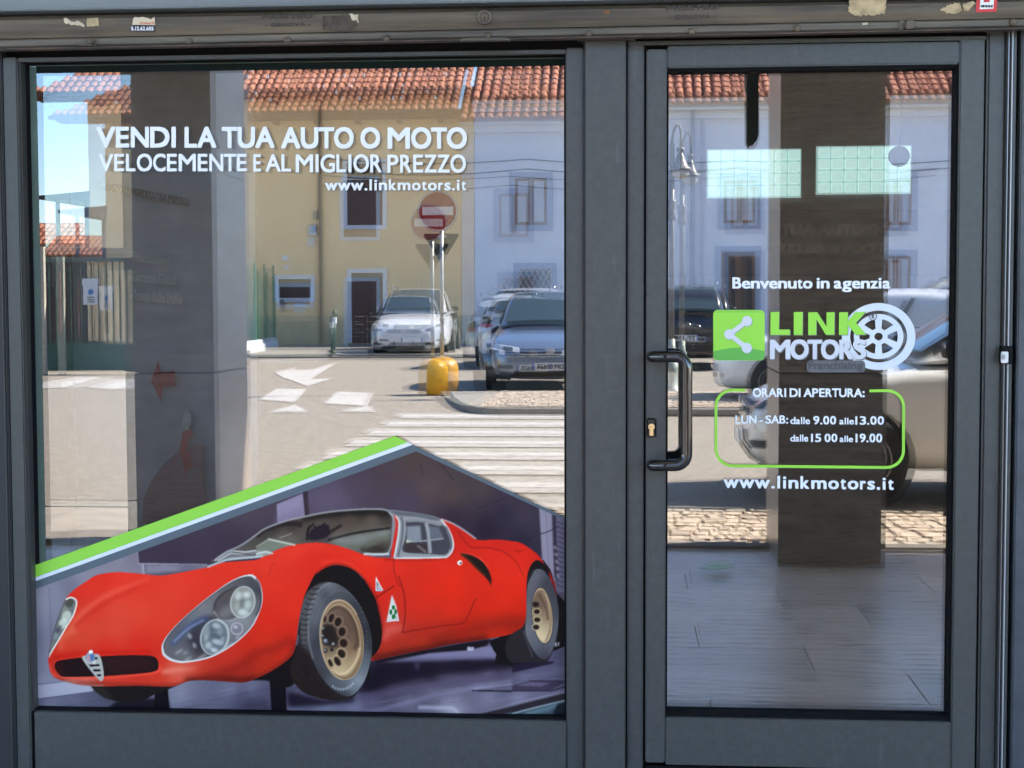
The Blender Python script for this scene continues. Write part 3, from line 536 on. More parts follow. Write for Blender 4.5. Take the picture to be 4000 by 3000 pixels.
for x, y, rx, ry in ((1545, 655, 40, 8), (1600, 665, 24, 6), (1680, 600, 14, 26), (1740, 700, 60, 8), (1620, 720, 40, 7), (1990, 600, 40, 12), (1640, 520, 16, 26)):
    fill(cA(ell(x, y, rx, ry, -30)), (196, 198, 206), 4, .7, clip=m_hi)
fill(cA(ell(2047, 455, 54, 54)), (186, 184, 196), .8, clip=m_hi); fill(cA(ell(2047, 455, 45, 45)), (134, 128, 146), 1, clip=m_hi); fill(cA(ell(2035, 440, 20, 16)), (196, 194, 206), 3, .8, clip=m_hi)
fill(cA(ell(2055, 530, 26, 12, -30)), (160, 158, 168), 1.5, .8, clip=m_hi)
line(cB([(0, 20), (28, 70), (42, 140), (44, 210), (28, 290), (0, 340)]), 5, (40, 40, 54), .8, 1)
# --- badges on the wing
fill(cB([(1035, 5), (1100, 125), (1034, 128)]), (232, 228, 232), .5, sm=False); fill(cB([(1042, 40), (1084, 115), (1040, 116)]), (110, 112, 126), .5, sm=False); fill(cB([(1050, 80), (1066, 70), (1080, 112), (1044, 113)]), (186, 186, 196), .8, sm=False); line(cB([(1036, 126), (1100, 123)]), 5, (160, 190, 220), .9, .6, sm=False)
fill(cB([(1174, 163), (1212, 262), (1237, 388), (1180, 392), (1127, 399), (1150, 285)]), (204, 202, 212), .5, sm=False)
fill(cB([(1175, 175), (1206, 262), (1200, 380), (1150, 385)]), (222, 220, 226), 6, .7, sm=False)
for x, y, rx, ry in ((1187, 272, 14, 20), (1166, 312, 13, 24), (1206, 308, 12, 24), (1187, 352, 15, 22)): fill(cB(ell(x, y, rx, ry)), (34, 118, 70), .6)
line(cB([(1192, 320), (1206, 350), (1213, 378)]), 2.5, (34, 118, 70), .9, .5)
# --- front wheel
tyre = cB([(560, 58), (640, 50), (720, 75), (800, 130), (870, 210), (930, 310), (975, 420), (1000, 540), (1000, 660), (980, 780), (940, 900), (880, 1000), (840, 1050), (760, 1075), (640, 1072), (520, 1050), (400, 1000), (330, 920), (300, 840), (310, 740), (350, 640), (378, 480), (385, 340), (410, 210), (450, 130), (500, 85)])
m_t = fill(tyre, (48, 42, 44), 0, n=4)
fill(cB([(385, 300), (410, 190), (460, 120), (560, 60), (640, 55), (540, 160), (470, 300), (445, 480), (455, 660), (400, 640), (380, 480)]), (96, 96, 104), 5, .9, clip=m_t)
fill(cB([(300, 760), (400, 600), (470, 700), (520, 850), (620, 1000), (700, 1072), (500, 1050), (380, 980), (320, 900)]), (44, 34, 34), 10, .9, clip=m_t)
side = cB([(640, 56), (720, 76), (800, 130), (870, 210), (930, 310), (975, 420), (1000, 540), (1000, 660), (980, 780), (940, 900), (880, 990), (820, 1035), (740, 1030), (640, 960), (550, 850), (490, 720), (455, 580), (447, 440), (465, 300), (510, 180), (570, 95)])
sc_ = S_(cB, [(640, 90, (124, 126, 136)), (520, 200, (118, 120, 132)), (480, 350, (108, 110, 122)), (470, 520, (88, 90, 102)), (500, 700, (74, 74, 84)), (560, 840, (60, 60, 68)), (700, 160, (84, 84, 94)), (600, 180, (74, 76, 88)), (800, 180, (80, 82, 92)), (900, 320, (66, 66, 76)), (960, 460, (52, 52, 60)), (985, 600, (60, 62, 72)),
               (960, 700, (98, 102, 114)), (950, 800, (116, 124, 140)), (880, 900, (150, 162, 180)), (820, 960, (128, 138, 156)), (740, 960, (112, 120, 136)), (660, 900, (104, 108, 122)), (600, 820, (80, 80, 90)), (760, 1020, (52, 52, 58)), (700, 1010, (50, 50, 54)), (540, 560, (60, 60, 68)), (850, 270, (60, 60, 70))])
m_s = pmask(smooth(side, 4)); paint(m_s, idw(sc_))
line(cB([(640, 58), (560, 100), (500, 190), (460, 310), (450, 440), (458, 580), (492, 720)]), 6, (150, 152, 162), .7, 2)
for k in range(15):                                    # tread blocks
    t = k / 14; y = 100 + 620 * t; x0 = 470 - 95 * math.sin(min(1, t * 1.5) * 1.5) ; 
    line(cB([(x0, y), (x0 + 30, y + 14), (x0 + 78 - 20 * t, y + 8)]), 5, (40, 36, 40), .8 * (1 - .5 * t), 1, clip=m_t)
for k in range(60):
    x, y = rng.uniform(320, 600), rng.uniform(700, 1060)
    line(cB([(x, y), (x + rng.uniform(8, 26), y + rng.uniform(-10, 24))]), 3.5, (76, 62, 60) if k % 2 else (26, 20, 20), .5, 1, sm=False, clip=full(m_t) * (1 - full(m_s)))
for a in range(200, 330, 6):                           # moulded lettering on the sidewall
    q = math.radians(a); fill(cB(ell(728 + 228 * math.cos(q), 545 + 420 * math.sin(q), 8, 9)), (120, 124, 136), 1, .5, clip=m_s)
for a in range(62, 112, 6):
    q = math.radians(a); fill(cB(ell(738 + 215 * math.cos(q), 560 + 420 * math.sin(q), 9, 13, a - 90)), (196, 202, 214), 1, .6, clip=m_s)
for a in range(-30, 40, 6):
    q = math.radians(a); fill(cB(ell(745 + 215 * math.cos(q), 560 + 400 * math.sin(q), 7, 9)), (110, 112, 122), 1, .5, clip=m_s)
rim = ell(742, 552, 188, 348, -6); m_r = fill(cB(rim), (186, 158, 132), .5, sm=False)
fill(cB(ell(744, 553, 180, 336, -6)), (120, 98, 80), 1, sm=False); fill(cB(ell(740, 553, 172, 326, -6)), (172, 146, 122), 2, sm=False)
dc = S_(cB, [(700, 270, (120, 100, 90)), (800, 300, (110, 88, 76)), (850, 450, (104, 82, 72)), (860, 560, (110, 86, 74)), (880, 620, (150, 122, 98)), (840, 740, (186, 160, 132)), (780, 830, (196, 176, 146)), (720, 840, (214, 192, 160)), (640, 760, (206, 190, 160)), (600, 620, (150, 128, 110)), (590, 500, (70, 58, 54)), (620, 380, (106, 88, 82)),
               (680, 330, (112, 92, 86)), (760, 420, (110, 88, 78)), (700, 560, (70, 56, 52)), (660, 650, (120, 100, 84)), (700, 700, (220, 204, 170)), (800, 660, (130, 104, 86)), (640, 470, (40, 34, 34)), (650, 560, (60, 50, 48)), (900, 700, (190, 164, 138))])
m_d = pmask(cB(ell(732, 555, 160, 300, -6))); paint(m_d, idw(dc))
line(cB([(620, 300), (700, 260), (800, 310), (868, 440), (880, 560), (850, 640)]), 16, (84, 66, 58), .7, 5, clip=m_d)
line(cB([(700, 250), (800, 290), (880, 420), (900, 560)]), 5, (150, 124, 106), .8, 2, clip=m_r)
line(cB([(640, 800), (720, 850), (800, 820), (870, 720), (895, 620)]), 6, (230, 210, 178), .8, 2, clip=m_r)
line(cB([(600, 760), (680, 860), (770, 885), (850, 820), (905, 700)]), 6, (120, 96, 80), .6, 2, clip=m_r)
fill(cB([(575, 460), (640, 420), (700, 500), (710, 590), (660, 610), (590, 580), (575, 520)]), (44, 36, 36), 6, .9)
for x, y, rx, ry, t in ((655, 362, 26, 46, 18), (712, 395, 35, 45, 20), (746, 480, 38, 45, 10), (760, 578, 40, 42, -12), (742, 670, 36, 43, -30), (705, 735, 27, 46, -30), (645, 750, 18, 38, -24), (600, 372, 12, 34, 10)):
    fill(cB(ell(x, y, rx + 10, ry + 10, t)), (186, 164, 138) if y > 600 else (140, 118, 106), 1, sm=False)
    fill(cB(ell(x, y, rx, ry, t)), (116, 92, 78), .8, sm=False); fill(cB(ell(x - 4, y + 2, rx * .78, ry * .82, t)), (46, 34, 32), 1, sm=False)
for x, y, r, c in ((605, 565, 28, (112, 116, 132)), (575, 520, 16, (150, 152, 164)), (580, 455, 12, (206, 210, 214)), (670, 590, 18, (150, 148, 158)), (600, 645, 18, (120, 116, 124)), (655, 635, 14, (36, 30, 32))):
    fill(cB(ell(x, y, r, r * 1.1)), (34, 30, 36), 1.5); fill(cB(ell(x - 3, y - 3, r * .75, r * .8)), c, 2)
    fill(cB(ell(x - r * .3, y - r * .35, r * .25, r * .25)), (226, 228, 236), 1)
line(cB(ell(742, 552, 187, 347, -6, a0=100, a1=330)), 4, (214, 190, 164), .8, 1, sm=False)
# --- rear wheel
rt = cF([(140, 1659), (180, 1610), (230, 1596), (280, 1615)]) + cC([(310, 0), (360, 90), (392, 200), (406, 330), (398, 470), (370, 600), (330, 700), (290, 745), (200, 750), (100, 745), (-20, 740), (-60, 600), (0, 500), (90, 440), (122, 340), (124, 150), (130, 40)])
m_rt = fill(rt, (50, 46, 52), 0, n=4)
rsd = cF([(170, 1659), (200, 1606), (245, 1600), (290, 1630)]) + cC([(330, 30), (370, 120), (395, 240), (404, 350), (392, 480), (365, 600), (325, 690), (280, 720), (220, 690), (160, 600), (115, 480), (124, 340), (126, 160), (140, 60)])
rc = S_(cC, [(200, 10, (110, 110, 124)), (150, 100, (104, 104, 118)), (290, 60, (70, 70, 82)), (350, 150, (78, 78, 90)), (385, 300, (86, 86, 100)), (380, 450, (110, 112, 128)), (340, 600, (112, 114, 130)), (260, 640, (90, 90, 106)), (180, 560, (110, 112, 126)), (130, 460, (120, 122, 136)), (140, 300, (112, 112, 126)), (280, 700, (64, 62, 76))])
m_rs = pmask(smooth(rsd, 4)); paint(m_rs, idw(rc))
for k in range(13): fill(cC(ell(100 + k * 6.5, 480 + k * 18, 6, 8)), (150, 150, 164), 1, .5)
fill(cC(ell(262, 342, 92, 248, -5)), (70, 66, 76), 1, sm=False); m_rr = fill(cC(ell(263, 342, 86, 240, -5)), (196, 174, 146), .5, sm=False)
rdc = S_(cC, [(230, 180, (124, 100, 90)), (280, 180, (150, 126, 110)), (300, 240, (128, 104, 92)), (310, 350, (146, 122, 102)), (300, 450, (196, 174, 146)), (270, 540, (226, 208, 176)), (220, 480, (226, 210, 182)), (215, 400, (196, 180, 156)), (210, 330, (170, 150, 130)), (210, 260, (84, 68, 64)), (250, 280, (110, 90, 80)), (330, 300, (190, 166, 140))])
m_rd = pmask(cC(ell(254, 342, 74, 222, -5))); paint(m_rd, idw(rdc))
line(cC([(230, 150), (280, 250), (300, 300), (310, 380)]), 8, (84, 64, 56), .6, 3, clip=m_rd)
for x, y in ((205, 245), (215, 308), (218, 378), (208, 442)):
    fill(cC(ell(x, y, 38, 30)), (196, 176, 148) if y > 280 else (110, 92, 84), 1); fill(cC(ell(x, y, 28, 21)), (50, 36, 34), 1)
line(cC([(250, 120), (300, 160), (330, 260), (338, 380), (320, 490), (290, 560)]), 4, (110, 88, 74), .7, 1)
fill(cF([(330, 1610), (350, 1659)]) + cC([(392, 180), (378, 150), (345, 40)]), (120, 30, 40), 1.5, .9, sm=False)
fill(cC([(370, 580), (385, 570), (388, 605), (372, 612)]), (206, 204, 226), 1, .9, sm=False); fill(cC([(394, 572), (408, 570), (408, 604), (396, 606)]), (186, 184, 210), 1, .9, sm=False)
mk_ = (np.clip((IMG[..., 2] - IMG[..., 0]) / 24, 0, 1) * np.clip((IMG[..., 2] - IMG[..., 1]) / 8, 0, 1))[..., None] * .26
IMG = IMG * (1 - mk_) + IMG.mean(2, keepdims=True) * np.array((1.0, .99, 1.05)) * mk_
IMG = 118 + (IMG - 118) * 1.09
# print grain
g = rng.normal(0, 1, (PH // 2 + 1, PW // 2 + 1)); g = np.repeat(np.repeat(g, 2, 0), 2, 1)[:PH, :PW]
IMG += g[..., None] * 1.6
PRINT = np.clip(IMG, 0, 255) / 255.0
# ================================================================ materials of the shop front
ALU = mat('grey_painted_aluminium', (.052, .055, .049), .36, 0, var=.12, scale=45, bump=.08, bscale=1100, spec=.5, detail=6)
def scuffs(m, strength=.5):                           # sparse light rubs and dust on the paint
    nt = m.node_tree; p = nt.nodes['Principled BSDF']; L = nt.links; src = p.inputs['Base Color'].links[0].from_socket
    tc = nt.nodes.new('ShaderNodeTexCoord'); mp = nt.nodes.new('ShaderNodeMapping'); mp.inputs['Scale'].default_value = (9, 9, 1.2); L.new(tc.outputs['Object'], mp.inputs[0])
    n = nt.nodes.new('ShaderNodeTexNoise'); n.inputs['Scale'].default_value = 3.5; n.inputs['Detail'].default_value = 9; n.inputs['Roughness'].default_value = .72; L.new(mp.outputs[0], n.inputs['Vector'])
    r = nt.nodes.new('ShaderNodeValToRGB'); r.color_ramp.elements[0].position = .60; r.color_ramp.elements[1].position = .82; r.color_ramp.elements[1].color = (strength, strength, strength, 1); L.new(n.outputs['Fac'], r.inputs[0])
    mx = nt.nodes.new('ShaderNodeMix'); mx.data_type = 'RGBA'; L.new(r.outputs[0], mx.inputs['Factor']); L.new(src, mx.inputs['A']); mx.inputs['B'].default_value = (.14, .145, .135, 1); L.new(mx.outputs['Result'], p.inputs['Base Color'])
scuffs(ALU, .6)
ALU_D = mat('dark_grey_aluminium', (.042, .042, .040), .45, 0, var=.12, scale=4, bump=.05, bscale=700)
GASK = mat('black_rubber', (.005, .005, .006), .7, spec=.12)
REVG = mat('green_mirrored_reveal', (.05, .085, .065), .5, var=.2, scale=5)  # green of the painted reveal reflection along the pane edge
STEEL = mat('worn_shutter_steel', (.16, .128, .086), .6, .1, scale=5, stretch=(.35, 1, 6), bump=.12, bscale=90, col2=(.036, .031, .025), detail=8, lo=.3, hi=.72)
STEEL2 = mat('worn_shutter_strip', (.15, .132, .10), .55, .1, scale=6, stretch=(.3, 1, 5), bump=.1, bscale=120, col2=(.05, .046, .038), detail=8)
RUST = mat('rusty_lip', (.13, .10, .075), .6, .2, scale=14, stretch=(.5, 1, 1), col2=(.06, .05, .045), bump=.2, bscale=60)
LINT = mat('lintel_sheet', (.15, .175, .185), .4, 0, var=.14, scale=6, stretch=(.3, 1, 4))
BLK = mat('black_gloss_enamel', (.004, .004, .005), .08, 0, coat=.6)
BRASS = mat('brass', (.72, .52, .26), .28, .9, var=.1, scale=30)
WHITE = mat('white_vinyl', (.76, .80, .83), .45)
GREEN = mat('lime_vinyl', lin((146, 212, 62)), .45)
GREEN2 = mat('leaf_green_vinyl', lin((92, 172, 66)), .45)
GREYV = mat('slate_grey_vinyl', lin((84, 96, 102)), .5)
LGREY = mat('pale_grey_vinyl', (.60, .62, .66), .45)
WHEELV = mat('frosted_white_vinyl', (.62, .68, .72), .5)
OUT_GLASS = glass_mat('outer_pane_glass', 2.45, (.93, .96, .95))
IN_GLASS = glass_mat('inner_pane_glass', 2.55, (.90, .95, .93))
W_SRC = lambda c, k=.93: tuple(min(.9, v * k) for v in lin(c))
# ================================================================ the display window
win = empty('shop_window', (FX(1150), 0, 0)); tag(win, 'grey aluminium shop window carrying the red car picture, left of the door', 'shop window')
def wbox(name, px0, px1, py0, py1, ya, yb, m, par, bevel=.0015, sy=1500, sx=1200):
    mb = MB().box(FX(px0, ya, sy), FX(px1, ya, sy), ya, yb, FZ(py0, ya, sx), FZ(py1, ya, sx))
    o = mb.build(name, m, None, bevel=bevel); o.parent = par; o.matrix_parent_inverse = Matrix.Translation(par.location).inverted(); return o
ZB = 3085                                             # pixel row of the floor line
def adopt(o, par): o.parent = par; o.matrix_parent_inverse = Matrix.Translation(par.location).inverted(); return o
wbox('jamb', 34, 92, 206, ZB, .0, .10, ALU, win, .004)
wbox('jamb_lip', 92, 106, 224, 2797, .012, .05, ALU_D, win, .002)
wbox('head_rail', 92, 2212, 208, 224, .004, .10, ALU, win, .003)
wbox('head_shade_plate', 34, 2279, 140, 207, .034, .10, GASK, win, 0)  # black plate: the shade under the shutter bar put into its colour
wbox('bottom_panel', 106, 2210, 2799, ZB, .002, .10, ALU, win, .003)
wbox('right_jamb', 2211, 2279, 202, ZB, .010, .10, ALU, win, .004)
wbox('glazing_gasket', 106, 2211, 2786, 2799, .018, .06, GASK, win, .003)
wbox('glazing_gasket', 2204, 2211, 226, 2788, .020, .06, GASK, win, .002)
wbox('glazing_gasket', 106, 2206, 222, 230, .03, .06, GASK, win, .002)
wbox('glazing_gasket', 104, 112, 226, 2788, .03, .06, GASK, win, .002)
SP = .018                                             # gap of the double glazing
def pane(name, px0, px1, py0, py1, y, m, par, kx=0, kz=0, n=40, sx=1200):
    x0, x1, z0, z1 = FX(px0, y), FX(px1, y), FZ(py1, y, sx), FZ(py0, y, sx); cx, cz = (x0 + x1) / 2, (z0 + z1) / 2; vs = []; fs = []
    if not kx and not kz: n = 1
    for j in range(n + 1):
        for i in range(n + 1):
            x, z = x0 + (x1 - x0) * i / n, z0 + (z1 - z0) * j / n
            dx2, dz2 = ((x1 - x0) / 2) ** 2, ((z1 - z0) / 2) ** 2
            vs.append((x, y + kx * ((x - cx) ** 2) / 2 + kz * ((z - cz) ** 2) / 2, z))
    for j in range(n):
        for i in range(n): a = j * (n + 1) + i; fs.append((a, a + 1, a + n + 2, a + n + 1))
    me = bpy.data.meshes.new(name); me.from_pydata(vs, [], fs); me.materials.append(m); me.polygons.foreach_set('use_smooth', [True] * len(fs))
    return adopt(link(name, me), par)
pane('outer_pane', 104, 2211, 222, 2800, YG, OUT_GLASS, win)
pane('inner_pane', 104, 2211, 222, 2800, YG + SP, IN_GLASS, win, kx=1 / 105, kz=1 / 105)
wbox('mirrored_reveal_black', 104, 140, 222, 2800, YG - .0011, YG - .0006, GASK, win, 0)  # opaque strips on the pane: reflection of the frame reveal, painted in
wbox('mirrored_reveal_strip', 140.5, 166, 245, 2800, YG - .0010, YG - .0006, REVG, win, 0)
wbox('mirrored_reveal_black', 140.5, 2206, 222, 240, YG - .0011, YG - .0006, GASK, win, 0)
wbox('mirrored_reveal_line', 140.5, 2206, 240.5, 243, YG - .0011, YG - .0006, REVG, win, 0)
wbox('mirrored_reveal_strip', 166.5, 2206, 243.5, 271, YG - .0010, YG - .0006, mat('dark_green_mirrored_reveal', (.006, .010, .008), .8, spec=.1), win, 0)
wbox('spacer_bar', 100, 138, 216, 2800, YG + .004, YG + .014, GASK, win, 0)
wbox('spacer_bar', 2206, 2216, 216, 2800, YG + .004, YG + .014, GASK, win, 0)
wbox('spacer_bar', 138, 2206, 212, 238, YG + .004, YG + .014, GASK, win, 0)
# ================================================================ mullion between window and door
mul = empty('mullion_post', (FX(2365), 0, 0)); tag(mul, 'broad flat grey aluminium mullion between the display window and the glass door', 'post')
wbox('cover_strip', 2286, 2444, 174, ZB, -.012, .09, ALU, mul, .003)
wbox('side_strip', 2279.6, 2285.5, 180, ZB, .018, .09, ALU_D, mul, .001)
wbox('side_strip', 2444.5, 2451, 180, ZB, .016, .09, GASK, mul, .001)
wbox('door_jamb', 2451, 2514, 190, ZB, .006, .10, ALU, mul, .005)
wbox('cap_plate', 2256, 2480, 166, 175, -.022, .03, ALU_D, mul, .001)
# ================================================================ the glass door
door = empty('glass_door', (FX(2524), 0, 0)); tag(door, 'glass door in a grey aluminium frame with a black pull handle', 'door')
def dbox(*a, **k): return wbox(*a, sx=3150, **k)
dbox('stile', 2523, 2602, 183, 2992, .0, .07, ALU, door, .004)
dbox('stile', 3733, 3829, 160, 3000, .0, .07, ALU, door, .004)
dbox('head_rail', 2603, 3732, 171, 258, .0015, .07, ALU, door, .004)
dbox('bottom_rail', 2603, 3732, 2811, 2999, .0015, .07, ALU, door, .003)
dbox('kick_seal', 2524, 3828, 3003, ZB, .012, .06, GASK, door, .002)
for a in ((2603, 2609, 268, 2795, .014), (3722, 3732, 268, 2795, .014), (2603, 3732, 259, 272, .014), (2603, 3732, 2794, 2810, .012)):
    dbox('glazing_gasket', a[0], a[1], a[2], a[3], a[4], .055, GASK, door, .003)
pane('outer_pane', 2600, 3735, 262, 2806, YG, OUT_GLASS, door, sx=3150)
pane('inner_pane', 2600, 3735, 262, 2806, YG + SP, IN_GLASS, door, kx=1 / 88, kz=1 / 260, sx=3150)
dbox('spacer_bar', 3722, 3735, 262, 2806, YG + .005, YG + .013, GASK, door, 0)
dbox('spacer_bar', 2600, 3722, 262, 280, YG + .005, YG + .013, GASK, door, 0)
# right frame, shutter guide
fr = empty('door_frame', (FX(3866), 0, 0)); tag(fr, 'grey aluminium door frame upright at the right of the glass door', 'door frame')
dbox('jamb', 3838, 3913, 120, ZB, .008, .10, ALU, fr, .007)
dbox('head_strip', 2451, 3837, 150, 166, .002, .10, ALU, fr, .003)
dbox('head_shade_plate', 2451, 3913, 90, 149, .034, .10, GASK, fr, 0)  # the same painted shade above the door
dbox('gap_seal', 2514, 2523, 170, ZB, .03, .09, GASK, fr, 0)
dbox('gap_seal', 3829, 3838, 150, ZB, .03, .09, GASK, fr, 0)
gd = empty('shutter_guide', (FX(3940), 0, 0)); tag(gd, 'narrow vertical roller shutter guide rail right of the door', 'guide rail')
dbox('channel_web', 3913.5, 3920, 100, ZB, -.004, .09, ALU_D, gd, .001)
dbox('bright_edge', 3920.5, 3923.5, 100, ZB, -.012, .05, mat('bare_aluminium_edge', (.28, .29, .3), .3, .8), gd, .0005)
dbox('channel_web', 3924, 3934, 100, ZB, -.002, .09, ALU_D, gd, .001)
dbox('bright_edge', 3934.5, 3939, 100, ZB, -.016, .05, mat('worn_white_edge', (.42, .43, .44), .4, .3), gd, .0005)
dbox('channel_web', 3939.5, 3952, 100, ZB, -.006, .09, ALU, gd, .001)
dbox('channel_slot', 3952.5, 3970, 60, ZB, .05, .09, GASK, gd, 0)
o = dbox('latch', 3912, 3956, 1352, 1422, -.026, .02, GASK, gd, .003)
dbox('latch_plate', 3909, 3938, 1374, 1418, -.032, -.0265, mat('bright_zinc', (.55, .56, .56), .3, .8), gd, .002)
dbox('latch_bolt', 3915, 3927, 1384, 1404, -.038, -.0325, mat('dull_zinc', (.33, .33, .33), .4, .8), gd, .002)
sd = wbox('side_guide', -60, 33, 120, ZB, -.006, .10, mat('black_guide_steel', (.016, .017, .017), .5), empty('shutter_guide_left', (FX(0), 0, 0)), .003); sgl = sd.parent; sgl.name = 'shutter_guide'; tag(sgl, 'dark roller shutter guide at the left edge beside the window', 'guide rail')
wbox('channel_lip', 14, 19, 120, ZB, -.012, -.0065, ALU_D, sgl, .001)
# wall right and left of the opening
stn = mat('pilaster_stone', (.05, .058, .066), .5, var=.2, scale=5, bump=.2, bscale=40); WLT = mat('pale_bounce_wall', (.66, .64, .60), .9, var=.06, scale=2)
xr, xl = FX(3971, -.02), FX(-60)
tag(MB().box(xr, xr + .14, -.02, .3, -.03, 4.3).build('wall_edge_right', stn, bevel=.004), kind='structure'); tag(MB().box(xl - .14, xl, -.02, .3, -.03, 4.3).build('wall_edge_left', stn, bevel=.004), kind='structure')
tag(MB().box(xr + .14, 14, -.01, .3, -.03, 4.3).build('wall_right', WLT), kind='structure'); tag(MB().box(-14, xl - .14, -.01, .3, -.03, 4.3).build('wall_left', WLT), kind='structure')  # unseen wall stretches, coloured pale to bounce light onto the pillars
# handle
h = empty('pull_handle', (FX(2600), 0, 0)); h.name = 'pull_handle'; adopt(h, door)
hm = MB(); hp = []
def hpt(sx, sy, y): return G(sx, sy, y)
p0 = hpt(2548, 1392, -.005); p1 = hpt(2551, 1392, -.05)
path = [hpt(2547, 1394, .0), hpt(2546, 1394, -.04), hpt(2552, 1393, -.066)]
for k in range(9):
    a = math.pi / 2 * k / 8; path.append(hpt(2638 + 44 * math.sin(a), 1393 + 44 * (1 - math.cos(a)), -.072))
for k in range(9):
    a = math.pi / 2 * k / 8; path.append(hpt(2682 - 44 * (1 - math.cos(a)), 1774 + 44 * math.sin(a), -.072))
path += [hpt(2552, 1818, -.066), hpt(2546, 1818, -.04), hpt(2547, 1818, .0)]
hm.tube(path, .0165, 18); o = hm.build('grip', BLK, None, smooth=True); adopt(o, door); o.name = 'handle_grip'; bpy.data.objects.remove(h)
es = dbox('lock_escutcheon', 2526, 2564, 1636, 1714, -.008, -.0005, mat('black_satin', (.008, .008, .009), .3), door, .004)
kz = FZ(1667, -.01, 2545); kx = FX(2545, -.01, 1675)
lb = MB().lathe([(.0, -.0035), (.0088, -.0035), (.0095, -.002), (.0095, .004), (0, .004)], (kx, -.0105, kz), 24, 'y'); lb.box(kx - .0052, kx + .0052, -.0132, -.0065, kz - .025, kz - .006)
lo = lb.build('lock_cylinder', BRASS, None, smooth=False); adopt(autosmooth(lo), door)
adopt(MB().box(kx - .006, kx + .001, -.0146, -.0136, kz - .0008, kz + .0008).build('keyway', GASK), door)
# ================================================================ raised roller shutter with its bottom bar
sh = empty('roller_shutter', (FX(2000), -.06, FZ(150))); tag(sh, 'raised old roller shutter bar of worn steel above window and door', 'shutter')
def srow(l, r, y): return G(-120, l + (l - r) * 120 / 4000, y), G(4150, r - (l - r) * 150 / 4000, y)
def sband(name, rows, m, bev=0):                      # rows: (left px, right px, y)
    mb = MB(); L = []; R = []
    for l, r, y in rows: a, b = srow(l, r, y); L.append(a); R.append(b)
    back = max(y for _, _, y in rows) + .03
    n = len(rows); vs = L + R; fs = [(i, i + 1, n + i + 1, n + i) for i in range(n - 1)]
    vs += [Vector((L[0].x, back, L[0].z)), Vector((R[0].x, back, R[0].z)), Vector((L[-1].x, back, L[-1].z)), Vector((R[-1].x, back, R[-1].z))]
    fs += [(0, n, 2 * n + 1, 2 * n), (n - 1, 2 * n + 2, 2 * n + 3, 2 * n - 1), (2 * n, 2 * n + 1, 2 * n + 3, 2 * n + 2)]
    o = mb.add(vs, fs).build(name, m); return adopt(autosmooth(o, 25), sh)
def sy_at(l, r, sx): return l + (r - l) * sx / 4000
sband('bar_body', [(66, -6, -.050), (80, 6, -.064), (120, 40, -.066), (152, 70, -.058)], STEEL)
sband('bar_groove', [(152.5, 70.5, -.054), (154.5, 72.5, -.054)], GASK)
sband('rivet_strip', [(155, 73, -.062), (160, 78, -.066), (180, 98, -.066), (187, 105, -.062)], STEEL2)
sband('bottom_lip', [(187.6, 105.6, -.070), (190, 108, -.076), (195, 113, -.074)], RUST)
lt = empty('shutter_box', (FX(2000), -.08, FZ(0))); tag(lt, 'grey sheet metal shutter box across the top edge above the steel bar', 'shutter box')
a, b = srow(43, -30, -.10); a2, b2 = srow(-160, -233, -.10)
o = MB().hexa([a, b, Vector((b.x, .1, b.z)), Vector((a.x, .1, a.z)), a2, b2, Vector((b2.x, .1, b2.z)), Vector((a2.x, .1, a2.z))]).build('face_sheet', LINT, bevel=.003); adopt(o, lt)
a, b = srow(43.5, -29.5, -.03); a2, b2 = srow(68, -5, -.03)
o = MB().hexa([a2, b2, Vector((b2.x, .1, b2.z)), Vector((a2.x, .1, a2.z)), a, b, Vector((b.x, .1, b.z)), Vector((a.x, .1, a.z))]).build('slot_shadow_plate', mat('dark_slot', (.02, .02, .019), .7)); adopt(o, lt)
for sx, sy in ((738, 163), (1123, 158), (1510, 152), (1905, 141), (2299, 134), (2702, 124), (3113, 112), (3957, 88)):
    c = G(sx, sy, -.066); ro = MB().lathe([(0, -.010), (.006, -.009), (.010, -.005), (.0112, .001)], c, 16, 'y').build('rivet', STEEL, smooth=True); adopt(ro, sh)
c = G(1893, 68, -.066)
adopt(MB().lathe([(.021, .002), (.021, -.006), (.018, -.009), (.0145, -.008), (.0135, -.002)], c, 28, 'y').build('lock_ring', STEEL2, smooth=True), sh)
adopt(MB().lathe([(0, -.004), (.0125, -.004), (.0125, .0)], c, 24, 'y').build('lock_core', STEEL, smooth=False), sh)
adopt(MB().box(c.x - .001, c.x + .001, c.y - .0052, c.y - .0042, c.z - .010, c.z + .001).build('keyway', GASK), sh)
pa = [G(1800, 158, -.062), G(1808, 157, -.085), G(1820, 155, -.092), G(1970, 153, -.092), G(1984, 154, -.085), G(1992, 156, -.062)]
adopt(MB().tube(pa, .0055, 10).build('lift_handle', STEEL2, smooth=True), sh)
adopt(MB().prism([G(315, 182, -.067), G(330, 174, -.067), G(340, 172, -.067), G(376, 182, -.067)], (0, -.022, 0)).build('stop_hook', STEEL, bevel=.002), sh)
adopt(MB().prism([G(340, 152, -.067), G(374, 150, -.067), G(376, 181, -.067), G(341, 183, -.067)], (0, -.004, 0)).build('hook_plate', STEEL2, bevel=.001), sh)
adopt(MB().lathe([(0, -.012), (.009, -.010), (.011, .0)], G(353, 165, -.071), 14, 'y').build('hook_bolt', STEEL, smooth=True), sh)
adopt(MB().prism([G(3532, 86, -.067), G(3568, 84, -.067), G(3572, 114, -.067), G(3530, 119, -.067)], (0, -.024, 0)).build('stop_block', STEEL, bevel=.004), sh)
adopt(MB().prism([G(3512, 82, -.0665), G(3530, 81, -.0665), G(3530, 119, -.0665), G(3512, 120, -.0665)], (0, -.004, 0)).build('hook_plate', STEEL2, bevel=.001), sh)
EMB = mat('embossed_shadow', (.045, .037, .027), .7)
